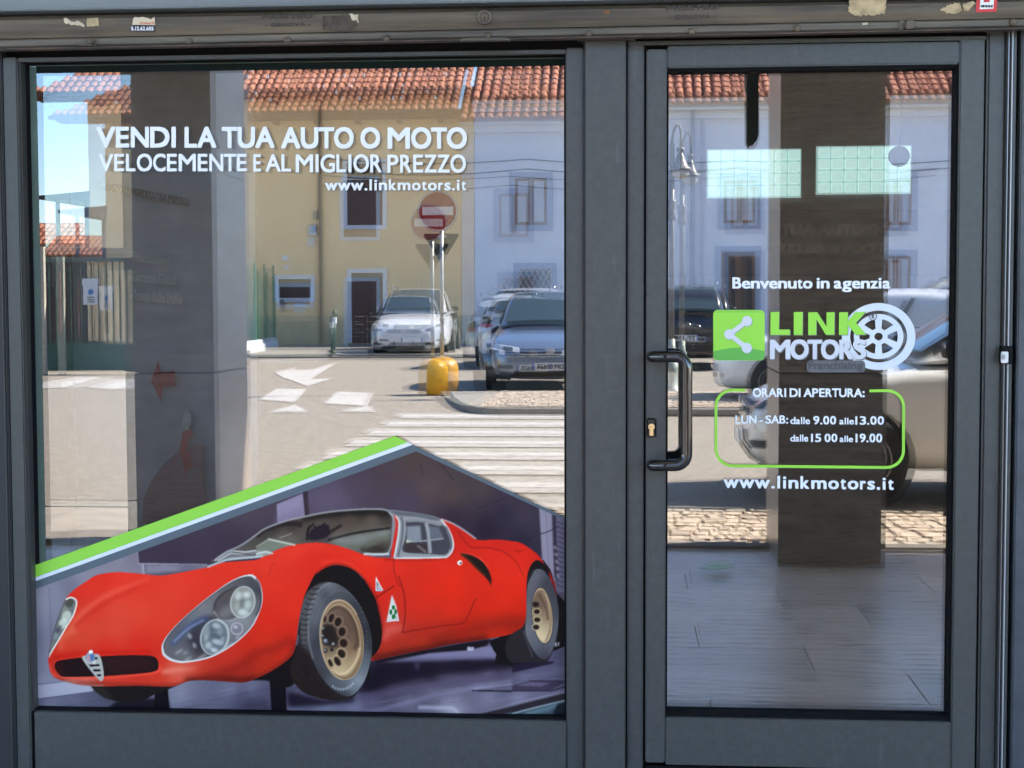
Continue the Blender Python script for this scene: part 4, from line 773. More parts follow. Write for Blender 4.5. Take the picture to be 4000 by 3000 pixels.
for i, (t, bx, sl) in enumerate((('MORTEO', (1022, 56, 1222, 76), -.02), ('- GENOVA -', (1036, 90, 1214, 105), -.02), ('MORTEO', (2602, 22, 2808, 42), -.02), ('- GENOVA -', (2612, 58, 2798, 75), -.02))):
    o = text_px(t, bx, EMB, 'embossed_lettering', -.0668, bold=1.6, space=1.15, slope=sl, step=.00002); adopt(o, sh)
def scrap(name, pts, m, label, cat='paper scrap', jag=2.2, y=-.0672, th=.0006):
    out = []
    for i in range(len(pts)):
        (xa, ya), (xb, yb) = pts[i], pts[(i + 1) % len(pts)]; n = max(1, int(math.hypot(xb - xa, yb - ya) / 7))
        for k in range(n): out.append((xa + (xb - xa) * k / n + random.gauss(0, jag), ya + (yb - ya) * k / n + random.gauss(0, jag)))
    o = MB().prism([G(x, q, y) for x, q in out], (0, -th, 0)).build(name, m); tag(o, label, cat); return o
PAP = mat('yellowed_paper', (.50, .44, .32), .8, var=.2, scale=30); PAP2 = mat('brown_paper', (.42, .33, .19), .8, var=.3, scale=25)
scrap('torn_sticker', [(247, 72), (262, 70), (275, 84), (310, 84), (330, 98), (330, 103), (290, 98), (258, 92)], PAP, 'long torn strip of cream sticker at the left end of the shutter bar')
scrap('torn_sticker', [(340, 71), (384, 70), (386, 102), (338, 103)], PAP2, 'small square tan sticker scrap left of the black telephone sticker', jag=.7)
scrap('torn_sticker', [(1366, 56), (1398, 55), (1400, 90), (1392, 80), (1380, 80), (1368, 72)], PAP, 'small ragged cream scrap between the first embossed name and the lock ring')
scrap('glue_patch', [(1260, 62), (1395, 58), (1398, 100), (1360, 118), (1310, 122), (1262, 114)], mat('old_glue', (.06, .048, .036), .8, var=.3, scale=40, bump=.3, bscale=200), 'dark brown glue patch under the small ragged scrap on the shutter bar', 'glue mark', jag=.8, y=-.0664, th=.0004)
scrap('torn_sticker', [(3314, -10), (3462, -8), (3460, 52), (3420, 60), (3340, 60), (3314, 45)], PAP2, 'large ochre sticker remnant above the door at right')
scrap('torn_sticker', [(3672, 38), (3700, 22), (3750, 6), (3757, 40), (3735, 55), (3700, 52), (3680, 42)], PAP2, 'ragged ochre leaf shaped scrap left of the red sticker')
scrap('torn_sticker', [(3762, 20), (3800, 2), (3810, 12), (3780, 40), (3766, 38)], PAP2, 'tiny ochre scrap touching the red sticker')
scrap('torn_sticker', [(3366, 90), (3388, 86), (3388, 96), (3372, 98)], PAP, 'tiny pale fleck on the rivet strip above the door', jag=1)
scrap('torn_sticker', [(2352, 48), (2380, 42), (2383, 52), (2366, 56)], mat('rust_stain', (.20, .09, .03), .8), 'small rusty orange flake above the mullion', jag=1.5)
st1 = empty('phone_sticker', G(560, 95, -.067)); tag(st1, 'torn cream and black sticker with a telephone number on the shutter bar', 'sticker')
adopt(MB().prism([G(x, q, -.0672) for x, q in ((516, 97), (518, 90), (520, 74), (527, 66), (540, 69), (556, 66), (575, 70), (590, 76), (604, 66), (606, 98))], (0, -.0008, 0)).build('upper_half', mat('cream_label', (.62, .54, .38), .6)), st1)
adopt(MB().prism([G(x, q, -.0672) for x, q in ((515, 98), (606, 99), (604, 125), (508, 122))], (0, -.0008, 0)).build('lower_half', mat('black_label', (.012, .010, .02), .4)), st1)
adopt(text_px('24 ore su 24', (546, 84, 602, 95), mat('orange_ink', (.55, .12, .04), .6), 'printed_line', -.0685, bold=.4), st1)
adopt(text_px('5.12.62.605', (512, 104, 600, 119), WHITE, 'printed_number', -.0685, bold=.6), st1)
st2 = empty('red_sticker', G(3855, 20, -.067)); tag(st2, 'red and white square sticker at the right end of the shutter bar', 'sticker')
adopt(MB().prism([G(x, q, -.0672) for x, q in ((3814, -12), (3896, -12), (3893, 46), (3812, 48))], (0, -.0008, 0)).build('red_border', mat('red_label', (.55, .03, .03), .5)), st2)
adopt(MB().prism([G(x, q, -.0682) for x, q in ((3830, -8), (3883, -8), (3880, 34), (3827, 36))], (0, -.0006, 0)).build('white_field', WHITE), st2)
adopt(text_px('040 10.10.40', (3832, 19, 3878, 29), GASK, 'printed_number', -.0692, bold=.7), st2)
adopt(MB().prism([G(x, q, -.069) for x, q in ((3842, -8), (3868, -8), (3866, 8), (3843, 9))], (0, -.0004, 0)).build('red_mark', MATS['red_label']), st2)
# ================================================================ window film: picture of the red coupe with its gable-shaped border
film = empty('window_film', G(1150, 2785, YG - .002)); tag(film, 'printed film of a red vintage coupe with green gable stripe on the window', 'window film')
YF = YG - .0018
def npG(sx, sy, y):
    u = (sx - 2000) / FPX; v = -(sy - 1500) / FPX; c, s = math.cos(ROL), math.sin(ROL); u, v = c * u - s * v, s * u + c * v
    yy, zz = np.ones_like(u), v; c, s = math.cos(-PIT), math.sin(-PIT); yy, zz = c * yy - s * zz, s * yy + c * zz
    c, s = math.cos(YAW), math.sin(YAW); xx, yy = c * u - s * yy, s * u + c * yy
    t = (y + CAMD) / yy; return xx * t, np.full_like(xx, y), CAMZ + zz * t
def build_print():
    h2, w2 = PH // 2, PW // 2
    C = PRINT[:h2 * 2, :w2 * 2].reshape(h2, 2, w2, 2, 3).mean((1, 3))
    sx = PXX[:h2 * 2:2, :w2 * 2:2] + PST / 2; sy = PYY[:h2 * 2:2, :w2 * 2:2] + PST / 2
    x, y, z = npG(sx, sy, YF); V = np.stack([x, y, z], -1).reshape(-1, 3)
    LC = np.where(C <= .04045, C / 12.92, ((C + .055) / 1.055) ** 2.4) * np.array((1.06, .97, .74)); LC = np.clip(LC, 0, .9) ** 1.08 * 1.06
    idx = np.arange(h2 * w2).reshape(h2, w2)
    q = np.stack([idx[1:, :-1], idx[1:, 1:], idx[:-1, 1:], idx[:-1, :-1]], -1).reshape(-1, 4)
    cx, cyy = (sx[1:, :-1] + sx[1:, 1:]).ravel() / 2, (sy[1:, :-1] + sy[:-1, :-1]).ravel() / 2
    top = np.where(cx < 1626, 1762 + (1626 - cx) * .361, 1762 + (cx - 1626) * .466) - 8
    keep = (cyy > top) & (cx > 113 + (cyy - 2214) * .0149 + 3) & (cx < 2209) & (cyy < 2790)
    q = q[keep]; used = np.unique(q); remap = np.full(len(V), -1); remap[used] = np.arange(len(used)); q = remap[q]
    me = bpy.data.meshes.new('picture'); me.vertices.add(len(used)); me.vertices.foreach_set('co', V[used].astype(np.float32).ravel())
    me.loops.add(q.size); me.loops.foreach_set('vertex_index', q.ravel().astype(np.int32)); me.polygons.add(len(q))
    me.polygons.foreach_set('loop_start', (np.arange(len(q)) * 4).astype(np.int32)); me.update(calc_edges=True); me.validate()
    at = me.color_attributes.new('ink', 'FLOAT_COLOR', 'POINT'); rgba = np.ones((len(used), 4), np.float32); rgba[:, :3] = LC.reshape(-1, 3)[used]; at.data.foreach_set('color', rgba.ravel())
    m = mat('printed_ink', (.5, .5, .5), .42); nt = m.node_tree; an = nt.nodes.new('ShaderNodeAttribute'); an.attribute_name = 'ink'; nt.links.new(an.outputs['Color'], nt.nodes['Principled BSDF'].inputs['Base Color'])
    nt.nodes['Principled BSDF'].inputs['Specular IOR Level'].default_value = .12
    me.materials.append(m); return adopt(link('picture', me), film)
build_print()
def fpoly(name, pts, m, dy=.0006): return adopt(MB().prism([G(x, q, YF - dy) for x, q in pts], (0, -.0002, 0)).build(name, m), film)
fpoly('green_stripe', [(113, 2216), (1542, 1703), (1592, 1727.5), (114, 2264)], GREEN)
fpoly('white_stripe', [(114, 2264.6), (1592.6, 1728.1), (1611, 1737.5), (114, 2279)], WHITE)
fpoly('grey_border', [(114, 2279.6), (1611.6, 1738), (2000, 1923), (2207, 2021), (2207, 2032), (2000, 1937), (1626, 1763), (1000, 1989), (117, 2309)], GREYV)
# ================================================================ vinyl lettering
YT = YG - .0026
def let(body, box, m, label, bold, space=1.0, slope=0.0, y=YT, name='window_lettering', aspect=1.0):
    o = text_px(body, box, m, name, y, bold, space, slope=slope, aspect=aspect); tag(o, label, 'lettering'); return o
def lwords(label, words, bold, aspect=1.0):
    r = empty('window_lettering', G(words[0][1], words[0][4], YT)); tag(r, label, 'lettering')
    for t, x0, y0, x1, y1 in words: adopt(text_px(t, (x0, y0, x1, y1), WHITE, 'vinyl_word', YT, bold, 1.0, aspect=aspect), r)
lwords('large white capitals VENDI LA TUA AUTO O MOTO high on the window', [('VENDI', 376, 495, 687, 577), ('LA', 721, 495, 845, 577), ('TUA', 866, 495, 1073, 579), ('AUTO', 1098, 496, 1382, 581), ('O', 1408, 497, 1485, 581), ('MOTO', 1514, 497, 1824, 582)], 3.0)
lwords('white capitals VELOCEMENTE E AL MIGLIOR PREZZO, second line on the window', [('VELOCEMENTE', 386, 600, 964, 670), ('E', 990, 602, 1019, 670), ('AL', 1037, 602, 1137, 670), ('MIGLIOR', 1155, 602, 1491, 674), ('PREZZO', 1513, 603, 1820, 675)], 1.6)
let('www.linkmotors.it', (1269, 700, 1821, 744), WHITE, 'spaced white web address under the two headline rows on the window', 1.9, 1.16, aspect=.5)
let('Benvenuto in agenzia', (2861, 1083, 3478, 1141), WHITE, 'white greeting Benvenuto in agenzia on the door glass', 2.3, 1.0, aspect=.5)
let('www.linkmotors.it', (2826, 1856, 3491, 1906), WHITE, 'spaced white web address below the opening hours on the door', 2.3, 1.16, .012, aspect=.5)
let('ORARI DI APERTURA:', (2940, 1516, 3378, 1551), WHITE, 'white heading ORARI DI APERTURA in the gap of the green outline', 1.3, 1.0, .002)
hrs = empty('opening_hours', G(3160, 1730, YT)); tag(hrs, 'two white rows of opening hours inside the green rounded outline', 'lettering')
for t, bx, b in (('LUN - SAB:', (2872, 1622, 3079, 1655), 2.4), ('dalle', (3087, 1629, 3164, 1657), 1.8), ('9.00', (3177, 1625, 3266, 1658), 2.6), ('alle', (3279, 1632, 3336, 1658), 1.8), ('13.00', (3341, 1626, 3453, 1659), 2.6),
                 ('dalle', (3087, 1698, 3157, 1725), 1.8), ('15 00', (3168, 1694, 3271, 1727), 2.6), ('alle', (3280, 1702, 3332, 1727), 1.8), ('19.00', (3342, 1694, 3446, 1728), 2.6)):
    adopt(text_px(t, bx, WHITE, 'printed_word', YT, b * .5, 1.0, aspect=.7), hrs)
# green rounded outline
def arc(cx, cyy, r, a0, a1, n=10): return [(cx + r * math.cos(math.radians(a0 + (a1 - a0) * k / n)), cyy + r * math.sin(math.radians(a0 + (a1 - a0) * k / n))) for k in range(n + 1)]
cl = [(2912, 1524)] + arc(2861, 1588, 64, -90, -180) + arc(2863, 1754, 66, 180, 90) + arc(3463, 1760, 66, 90, 0) + arc(3466, 1590, 64, 0, -90) + [(3396, 1527)]
P = np.array(cl); T = np.gradient(P, axis=0); T /= np.linalg.norm(T, axis=1)[:, None]; N = np.stack([-T[:, 1], T[:, 0]], 1) * 5.6
mb = MB(); n = len(P); vs_ = [G(*p, YT) for p in P + N] + [G(*p, YT) for p in P - N]
vs_ += [v + Vector((0, .0003, 0)) for v in vs_]
mb.add(vs_, [(i, i + 1, n + i + 1, n + i) for i in range(n - 1)] + [(2 * n + i, 3 * n + i, 3 * n + i + 1, 2 * n + i + 1) for i in range(n - 1)])
tag(mb.build('hours_outline', GREEN), 'lime green rounded outline framing the opening hours on the door', 'outline')
# logo panel
lg = empty('logo_sticker', G(2887, 1408, YT)); tag(lg, 'lime green square sticker with a grey share symbol on the door', 'sticker')
def rrect(x0, y0, x1, y1, r): return arc(x1 - r, y0 + r, r, -90, 0, 6) + arc(x1 - r, y1 - r, r, 0, 90, 6) + arc(x0 + r, y1 - r, r, 90, 180, 6) + arc(x0 + r, y0 + r, r, 180, 270, 6)
def lpoly(name, pts, m, dy, par): return adopt(MB().prism([G(x, q, YT - dy) for x, q in pts], (0, -.0002, 0)).build(name, m), par)
lpoly('panel', rrect(2786, 1211, 2987, 1408, 18), GREEN, 0, lg)
lpoly('hill', [(2788, 1372)] + [(2790 + 196 * k / 16, 1372 - 14 * math.sin(math.pi * k / 16)) for k in range(17)] + [(2986, 1390)] + arc(2969, 1390, 17, 0, 90, 5) + arc(2804, 1390, 17, 90, 180, 5), GREEN2, .0006, lg)
lpoly('top_line', [(2796, 1222), (2804, 1217), (2970, 1217), (2978, 1222), (2970, 1219.5), (2804, 1219.5)], GREEN2, .0006, lg)
nd = [(2918, 1254), (2849, 1306), (2917, 1359)]; SHD = mat('logo_shade', (.22, .30, .24), .5)
for nm, m_, dx, dy, g in (('shade', SHD, 2, 2.4, .0009), ('symbol', LGREY, 0, 0, .0013)):
    for i, (x, q) in enumerate(nd):
        lpoly('%s_node' % nm if nm == 'shade' else 'share_node', [(x + dx + 20 * math.cos(k * .2618), q + dy + 20 * math.sin(k * .2618)) for k in range(24)], m_, g + .0003 * (i == 1), lg)
    for i, (a_, b_) in enumerate(((0, 1), (1, 2))):
        (xa, ya), (xb, yb) = nd[a_], nd[b_]; L_ = math.hypot(xb - xa, yb - ya); nx, ny = -(yb - ya) / L_ * 9, (xb - xa) / L_ * 9
        lpoly('shade_link' if nm == 'shade' else 'share_link', [(xa + nx + dx, ya + ny + dy), (xb + nx + dx, yb + ny + dy), (xb - nx + dx, yb - ny + dy), (xa - nx + dx, ya - ny + dy)], m_, g + .0001 + .00005 * i, lg)
# the white wheel behind the logo words
wh = empty('wheel_sticker', G(3432, 1458, YT)); tag(wh, 'frosted white wheel sticker with six spokes on the door', 'sticker')
wcx, wcy, K = 3432, 1314.5, 1 / 2.212
def ring(name, r0, r1, dy, a0=0, a1=360, n=64, m=WHEELV):
    mb = MB(); vs = []; fs = []; c = 1 if a1 - a0 >= 360 else 0
    for k in range(n + 1 - c):
        a = math.radians(a0 + (a1 - a0) * k / n)
        for r in (r0, r1): vs.append(G(wcx + r * math.cos(a) * K, wcy + r * math.sin(a) * K * .91, YT - dy))
    N_ = n + 1 - c
    for k in range(n if c else n): i, j = 2 * k, 2 * ((k + 1) % N_); fs.append((i, i + 1, j + 1, j))
    me = bpy.data.meshes.new(name); me.from_pydata(vs, [], fs); me.materials.append(m); return adopt(link(name, me), wh)
ring('tyre_ring', 246, 318, 0); ring('rim_ring', 166, 214, 0); ring('hub_ring', 36, 78, 0, n=32)
for k in range(6):
    a = math.radians(90 + 60 * k); t = (-math.sin(a), math.cos(a)); q = []
    for r, hw in ((60, 24), (184, 34)):
        for s in ((-1, 1) if r == 60 else (1, -1)): q.append((wcx + (r * math.cos(a) + s * hw * t[0]) * K, wcy + (r * math.sin(a) + s * hw * t[1]) * K * .91))
    lpoly('spoke', q, WHEELV, .0003, wh)
tag(adopt(MB().prism([G(x, q, YT + .0004) for x, q in rrect(3004, 1208, 3384, 1410, 4)], (0, .0001, 0)).build('clear_backing', mat('smoky_film', (.12, .11, .11), .5)), wh))
bpy.data.objects.remove(bpy.data.objects['clear_backing'])
DGV = mat('letter_shade', (.16, .17, .18), .6)
lk = empty('logo_word', G(3195, 1308, YT)); tag(lk, 'heavy lime green word LINK beside the share symbol', 'lettering')
for gl in ([(22, 1038), (98, 1036), (93, 1188), (190, 1188), (190, 1235), (20, 1235)], [(222, 1038), (300, 1036), (298, 1235), (222, 1235)],
           [(347, 1235), (347, 1040), (425, 1038), (505, 1165), (505, 1040), (575, 1038), (573, 1232), (500, 1234), (418, 1100), (418, 1235)],
           [(612, 1235), (614, 1040), (690, 1038), (690, 1115), (755, 1038), (845, 1036), (760, 1130), (850, 1232), (758, 1234), (690, 1150), (688, 1235)]):
    P_ = [(3000 + x / 2.212, 750 + y / 2.212) for x, y in gl]
    lpoly('letter_shade', [(x + 2, y + 2) for x, y in P_], DGV, .0009, lk); lpoly('letter', P_, GREEN, .0013, lk)
o = text_px('MOTORS', (3009, 1329, 3387, 1407), DGV, 'drop_shadow', YT - .0009, 3.8, .95, aspect=.8); o_sh = o
o = let('MOTORS', (3007, 1326, 3384, 1404), LGREY, 'heavy pale grey word MOTORS under the green word on the door', 3.8, .95, y=YT - .0012, aspect=.8)
o_sh.parent = o
fl_ = empty('franchise_tag', G(3262, 1455, YT)); tag(fl_, 'small grey tag with slanted word Franchising beneath the logo', 'sticker')
lpoly('tag_plate', rrect(3151, 1408, 3380, 1455, 16), mat('smoke_grey_film', (.11, .105, .11), .5), 0, fl_)
o = text_px('Franchising', (3158, 1412, 3372, 1452), mat('dark_smoke', (.06, .058, .06), .5), 'printed_word', YT - .0006, 1.8, 1.05); adopt(o, fl_)
rg_ = empty('registered_mark', G(3410, 1250, YT)); tag(rg_, 'tiny ringed letter R at the upper right of the green word', 'lettering')
mbr = MB(); vv = []; ff = []
for k in range(28):
    a = 2 * math.pi * k / 28
    for r in (13, 16): vv.append(G(3410 + r * math.cos(a), 1236 + r * math.sin(a), YT - .0016))
for k in range(28): i, j = 2 * k, 2 * ((k + 1) % 28); ff.append((i, i + 1, j + 1, j))
DG = mat('dark_grey_ink', (.10, .11, .12), .5)
adopt(mbr.add(vv, ff).build('ring', DG), rg_); adopt(text_px('R', (3405, 1228, 3416, 1244), DG, 'letter', YT - .0018, 1.0), rg_)
# ================================================================ inside the shop
ROOM = mat('shop_wall_paint', (.10, .085, .07), .8, var=.1, scale=2)
for nm, a in (('interior_back_wall', (-4.6, 4.2, 5.4, 5.6, 0, 3.2)), ('interior_left_wall', (-4.8, -4.6, .1, 5.6, 0, 3.2)), ('interior_right_wall', (4.2, 4.4, .1, 5.6, 0, 3.2)), ('interior_ceiling', (-4.8, 4.4, .1, 5.6, 3.2, 3.3)), ('interior_floor', (-4.8, 4.4, .1, 5.6, -.12, .0))):
    tag(MB().box(*a).build(nm, ROOM), kind='structure')
tag(MB().box(-12, 12, .11, .3, FZ(-120), 4.3).build('wall_above', mat('wall_plaster', (.62, .60, .56), .8, var=.1)), kind='structure')
BLOCK = mat('daylit_glass_block', (.5, .62, .62), .4, emit=(.56, .80, .78), es=.19, var=.08, scale=20)
JNT = mat('daylit_block_mortar', (.22, .30, .31), .7, emit=(.56, .80, .78), es=.095)  # joints glow as well, daylight put into them as emission
for i, (x0, y0, x1, y1, lab) in enumerate(((2764, 583, 3128, 772, 'left of two lit glass block windows in the back wall of the shop'), (3191, 570, 3558, 757, 'right of two lit glass block windows in the back wall of the shop'))):
    yb = 5.36; wdw = empty('glass_block_window', G((x0 + x1) / 2, y1, yb)); tag(wdw, lab, 'window', 'lit glass block windows at the back')
    A, Bq = G(x0, y1, yb), G(x1, y0, yb); nx, nz = 7, 4; W_, H_ = (Bq.x - A.x), (Bq.z - A.z)
    adopt(MB().box(A.x - .004, Bq.x + .004, yb, yb + .03, A.z - .004, Bq.z + .004).build('mortar_bed', JNT), wdw)
    for a in range(nx):
        for b in range(nz):
            adopt(MB().box(A.x + W_ * a / nx + .006, A.x + W_ * (a + 1) / nx - .006, yb - .02, yb - .0005, A.z + H_ * b / nz + .006, A.z + H_ * (b + 1) / nz - .006).build('glass_block', BLOCK, bevel=.003, seg=1), wdw)
c = G(3513, 610, 4.9); tag(MB().lathe([(0, -.02), (.058, -.02), (.062, 0), (.062, .02), (0, .02)], c, 28, 'y').build('round_vent', mat('vent_grey', (.05, .05, .055), .6)), 'small dark round vent hanging before the right lit window inside', 'vent')
tag(MB().tube([c + Vector((0, 0, .06)), Vector((c.x, c.y, 3.2))], .004, 6).build('vent_cord', GASK, bpy.data.objects['round_vent'])) ; bpy.data.objects['vent_cord'].matrix_parent_inverse = Matrix()
# banner stands
def banner(px, y, z0, z1, w_, rot, lab, m):
    r = empty('banner_stand', (px, y, 0), rot); tag(r, lab, 'banner')
    MB().box(-w_ / 2, w_ / 2, -.002, .002, z0, z1).build('sheet', m, r)
    MB().box(-w_ / 2 - .02, w_ / 2 + .02, -.05, .05, 0, .07).build('foot', ALU_D, r, bevel=.01)
    MB().tube([(0, .02, .05), (0, .02, z1)], .008, 8).build('pole', ALU_D, r); return r
BAN = mat('banner_print', (.62, .64, .78), .6, var=.2, scale=3)
bx = G(650, 1500, .75).x
bn = banner(bx, .75, .07, 2.3, .62, math.radians(8), 'dark blue grey banner stand inside behind the left part of the window', BAN)
INK = mat('banner_ink', (.90, .92, .94), .6); INKD = mat('banner_ink_dim', (.16, .17, .2), .6)
def itext(body, quad, m, y, name='printed_line', par=None, bold=1.2, sp=1.0):
    (xa, ya), (xb, yb), hgt = quad
    mb = text_mb(body, lambda a, b, k: G(xa + a, ya + (yb - ya) * a / (xb - xa) - b, y - k * .00005), xb - xa, hgt, bold, sp)
    me = bpy.data.meshes.new(name); me.from_pydata(mb.v, [], mb.f); me.materials.append(m); o = link(name, me); o.parent = par; o.matrix_parent_inverse = par.matrix_world.inverted() if par else Matrix(); return o
bpy.context.view_layer.update()
itext('- Finanziamenti', ((503, 1018), (666, 1040), 40), INK, .70, par=bn); itext('- Garanzie Guasti', ((505, 1098), (688, 1115), 42), INK, .70, par=bn); itext("- Tutela dalle Truffe", ((508, 1172), (712, 1190), 44), INK, .70, par=bn)
itext('SERVIZIO DI VENDITA TRA PRIVATI', ((385, 738), (738, 805), 30), INKD, .70, par=bn, bold=2)
# red arrow and red picture low on the banner
RED_B = mat('banner_red', (.65, .03, .07), .6)
def ipoly(name, pts, m, y, par):
    o = MB().prism([G(x, q, y) for x, q in pts], (0, .001, 0)).build(name, m); o.parent = par; o.matrix_parent_inverse = par.matrix_world.inverted(); return o
ipoly('printed_arrow', [(590, 1490), (618, 1405), (628, 1455), (682, 1450), (684, 1505), (636, 1512), (628, 1568), (596, 1500)], RED_B, .70, bn)
ipoly('printed_scooter', [(560, 1950), (590, 1880), (640, 1810), (700, 1760), (780, 1730), (800, 1745), (790, 1800), (800, 1990), (600, 2060), (555, 2040)], mat('banner_maroon', (.40, .20, .28), .6), .70, bn)
ipoly('printed_mirror', [(708, 1665), (715, 1620), (730, 1602), (745, 1615), (748, 1650), (735, 1680)], INK, .699, bn)
ipoly('printed_stem', [(715, 1685), (745, 1670), (752, 1700), (735, 1720), (728, 1760), (700, 1765)], RED_B, .699, bn)
for pts in ([(700, 1765), (742, 1762), (745, 1800), (760, 1815), (735, 1835), (725, 1860), (715, 1800)],): ipoly('printed_fork', pts, RED_B, .698, bn)
b2 = banner(G(430, 1500, 1.1).x, 1.1, .07, 1.55, .36, math.radians(-12), 'narrow dark green banner with a vertical word beside the left pillar reflection', mat('banner_dark', (.012, .028, .026), .5))
bpy.context.view_layer.update()
mb = text_mb('motors', lambda a, b, k: G(470 - b, 1440 - a, 1.04 - k * .0001), 300, 34, 2.4)
me = bpy.data.meshes.new('vertical_word'); me.from_pydata(mb.v, [], mb.f); me.materials.append(mat('banner_mint', (.8, .85, .82), .6)); o = link('vertical_word', me); o.parent = b2; o.matrix_parent_inverse = b2.matrix_world.inverted()
b3 = empty('wall_sign', G(3230, 1000, 2.6)); tag(b3, 'dim brown interior sign with TUA AUTO lettering behind the door', 'sign')
adopt(MB().box(G(2600, 900, 2.6).x, G(3740, 900, 2.6).x, 2.6, 2.62, G(3200, 1080, 2.6).z, G(3200, 820, 2.6).z).build('sheet', mat('sign_brown', (.035, .022, .015), .6)), b3)
SGI = mat('sign_ink', (.75, .6, .45), .6)
for t, x0, y0, x1, y1 in (('TUA AUTO E', 3048, 872, 3428, 922), ('PREZZO IN POCH', 3010, 952, 3445, 990)):
    o = text_px(t, (x0, y0, x1, y1), SGI, 'printed_line', 2.594, 4, 1.0); adopt(o, b3)
# ================================================================ arcade: floor slabs, pillars, soffit
TRAV = stone_mat('travertine_floor', (.80, .74, .68), (.60, .54, .49), (.32, .29, .27), 1.0, .33)
TRAVP = stone_mat('travertine_cladding', (.47, .385, .32), (.20, .16, .13), (.5, .47, .45), 2.6, .3)
YEDGE = RG(3200, 2138).y
fbase = tag(MB().box(-9, 9, YEDGE, .09, -.18, -.052).build('arcade_floor', mat('joint_mortar', (.50, .46, .42), .9)), kind='structure')
sw, sd_ = 1.18, .415; proto = None; row = 0; y = -.02
while y - sd_ > YEDGE - .2:
    x = -5.2 - (row % 3) * .42
    while x < 4.2:
        yy0 = max(y - sd_ + .003, YEDGE)
        if proto is None:
            me0 = MB().box(-sw / 2 + .002, sw / 2 - .002, -sd_ / 2 + .002, sd_ / 2 - .002, -.02, 0).build('slab', TRAV, bevel=.0015, seg=1); proto = me0.data; o = me0
        else: o = link('slab', proto)
        o.parent = fbase; o.location = (x + sw / 2, y - sd_ / 2, -.03 + random.uniform(-.0012, .0012)); x += sw
    y -= sd_; row += 1
YP = RG(3200, 2196).y
def pillar(x0, x1, lab):
    r = empty('arcade_pillar', ((x0 + x1) / 2, YP - .36, 0)); tag(r, lab, 'pillar', 'stone clad pillars of the arcade')
    w2, d2 = (x1 - x0) / 2, .36
    MB().box(-w2 + .02, w2 - .02, -d2 + .02, d2 - .02, -.03, 4.3).build('core', mat('pillar_core', (.12, .11, .10), .9), r)
    z = -.03; hs = (1.02, 1.12, 1.08, 1.07)
    for k, hh in enumerate(hs): MB().box(-w2, w2, -d2, d2, z + .002, z + hh - .003).build('cladding_block', TRAVP, r, bevel=.003); z += hh
    return r
fd = CAMD - (YP - 2 * YG) if False else (2 * YG - YP + CAMD)
pillar(RP(3042, 1500, fd).x, RP(3466, 1500, fd).x, 'travertine pillar reflected in the door glass')
pillar(RP(490, 1500, fd).x, RP(836, 1500, fd).x, 'travertine pillar reflected in the display window')
SOF = mat('soffit_plaster', (.74, .72, .68), .9, var=.06, scale=2)
YOUT = YEDGE - 1.36
tag(MB().box(-14, 14, YOUT, .3, 4.3, 4.5).build('arcade_ceiling', SOF), kind='structure')
bl = empty('shop_building', (0, 2, 0)); tag(bl, 'rendered upper storeys of the shop building above the arcade soffit', 'building')
adopt(MB().box(-14, 14, YOUT, 8, 4.51, 8.6).build('wall', mat('building_render', (.55, .50, .42), .9, var=.08)), bl)
adopt(MB().box(-14.4, 14.4, YOUT - .25, 8.4, 8.61, 8.8).build('roof', mat('building_eave', (.3, .28, .26), .9)), bl)
# hanging duct seen in the top of the door
a = RP(2903, 560, 6.9); dk = MB().prism([RP(x, q, 6.9) for x, q in ((2905, 150), (2958, 150), (2958, 545), (2930, 580), (2908, 580))], (0, .08, 0)).build('hanging_duct', mat('dark_green_duct', (.02, .028, .022), .4), bevel=.01); tag(dk, 'dark green duct hanging from the arcade soffit, reflected at top of the door', 'duct')
# a dropped green leaf of paper on the floor
a = RG(2800, 2224); lf = MB().prism([(a.x - .09, a.y, .002), (a.x - .02, a.y + .05, .004), (a.x + .09, a.y - .02, .004), (a.x + .05, a.y - .07, .002), (a.x - .03, a.y - .06, .004)], (0, 0, .006)).build('dropped_wrapper', mat('green_wrapper', (.25, .6, .25), .5)); tag(lf, 'crumpled green wrapper lying on the arcade floor', 'litter')
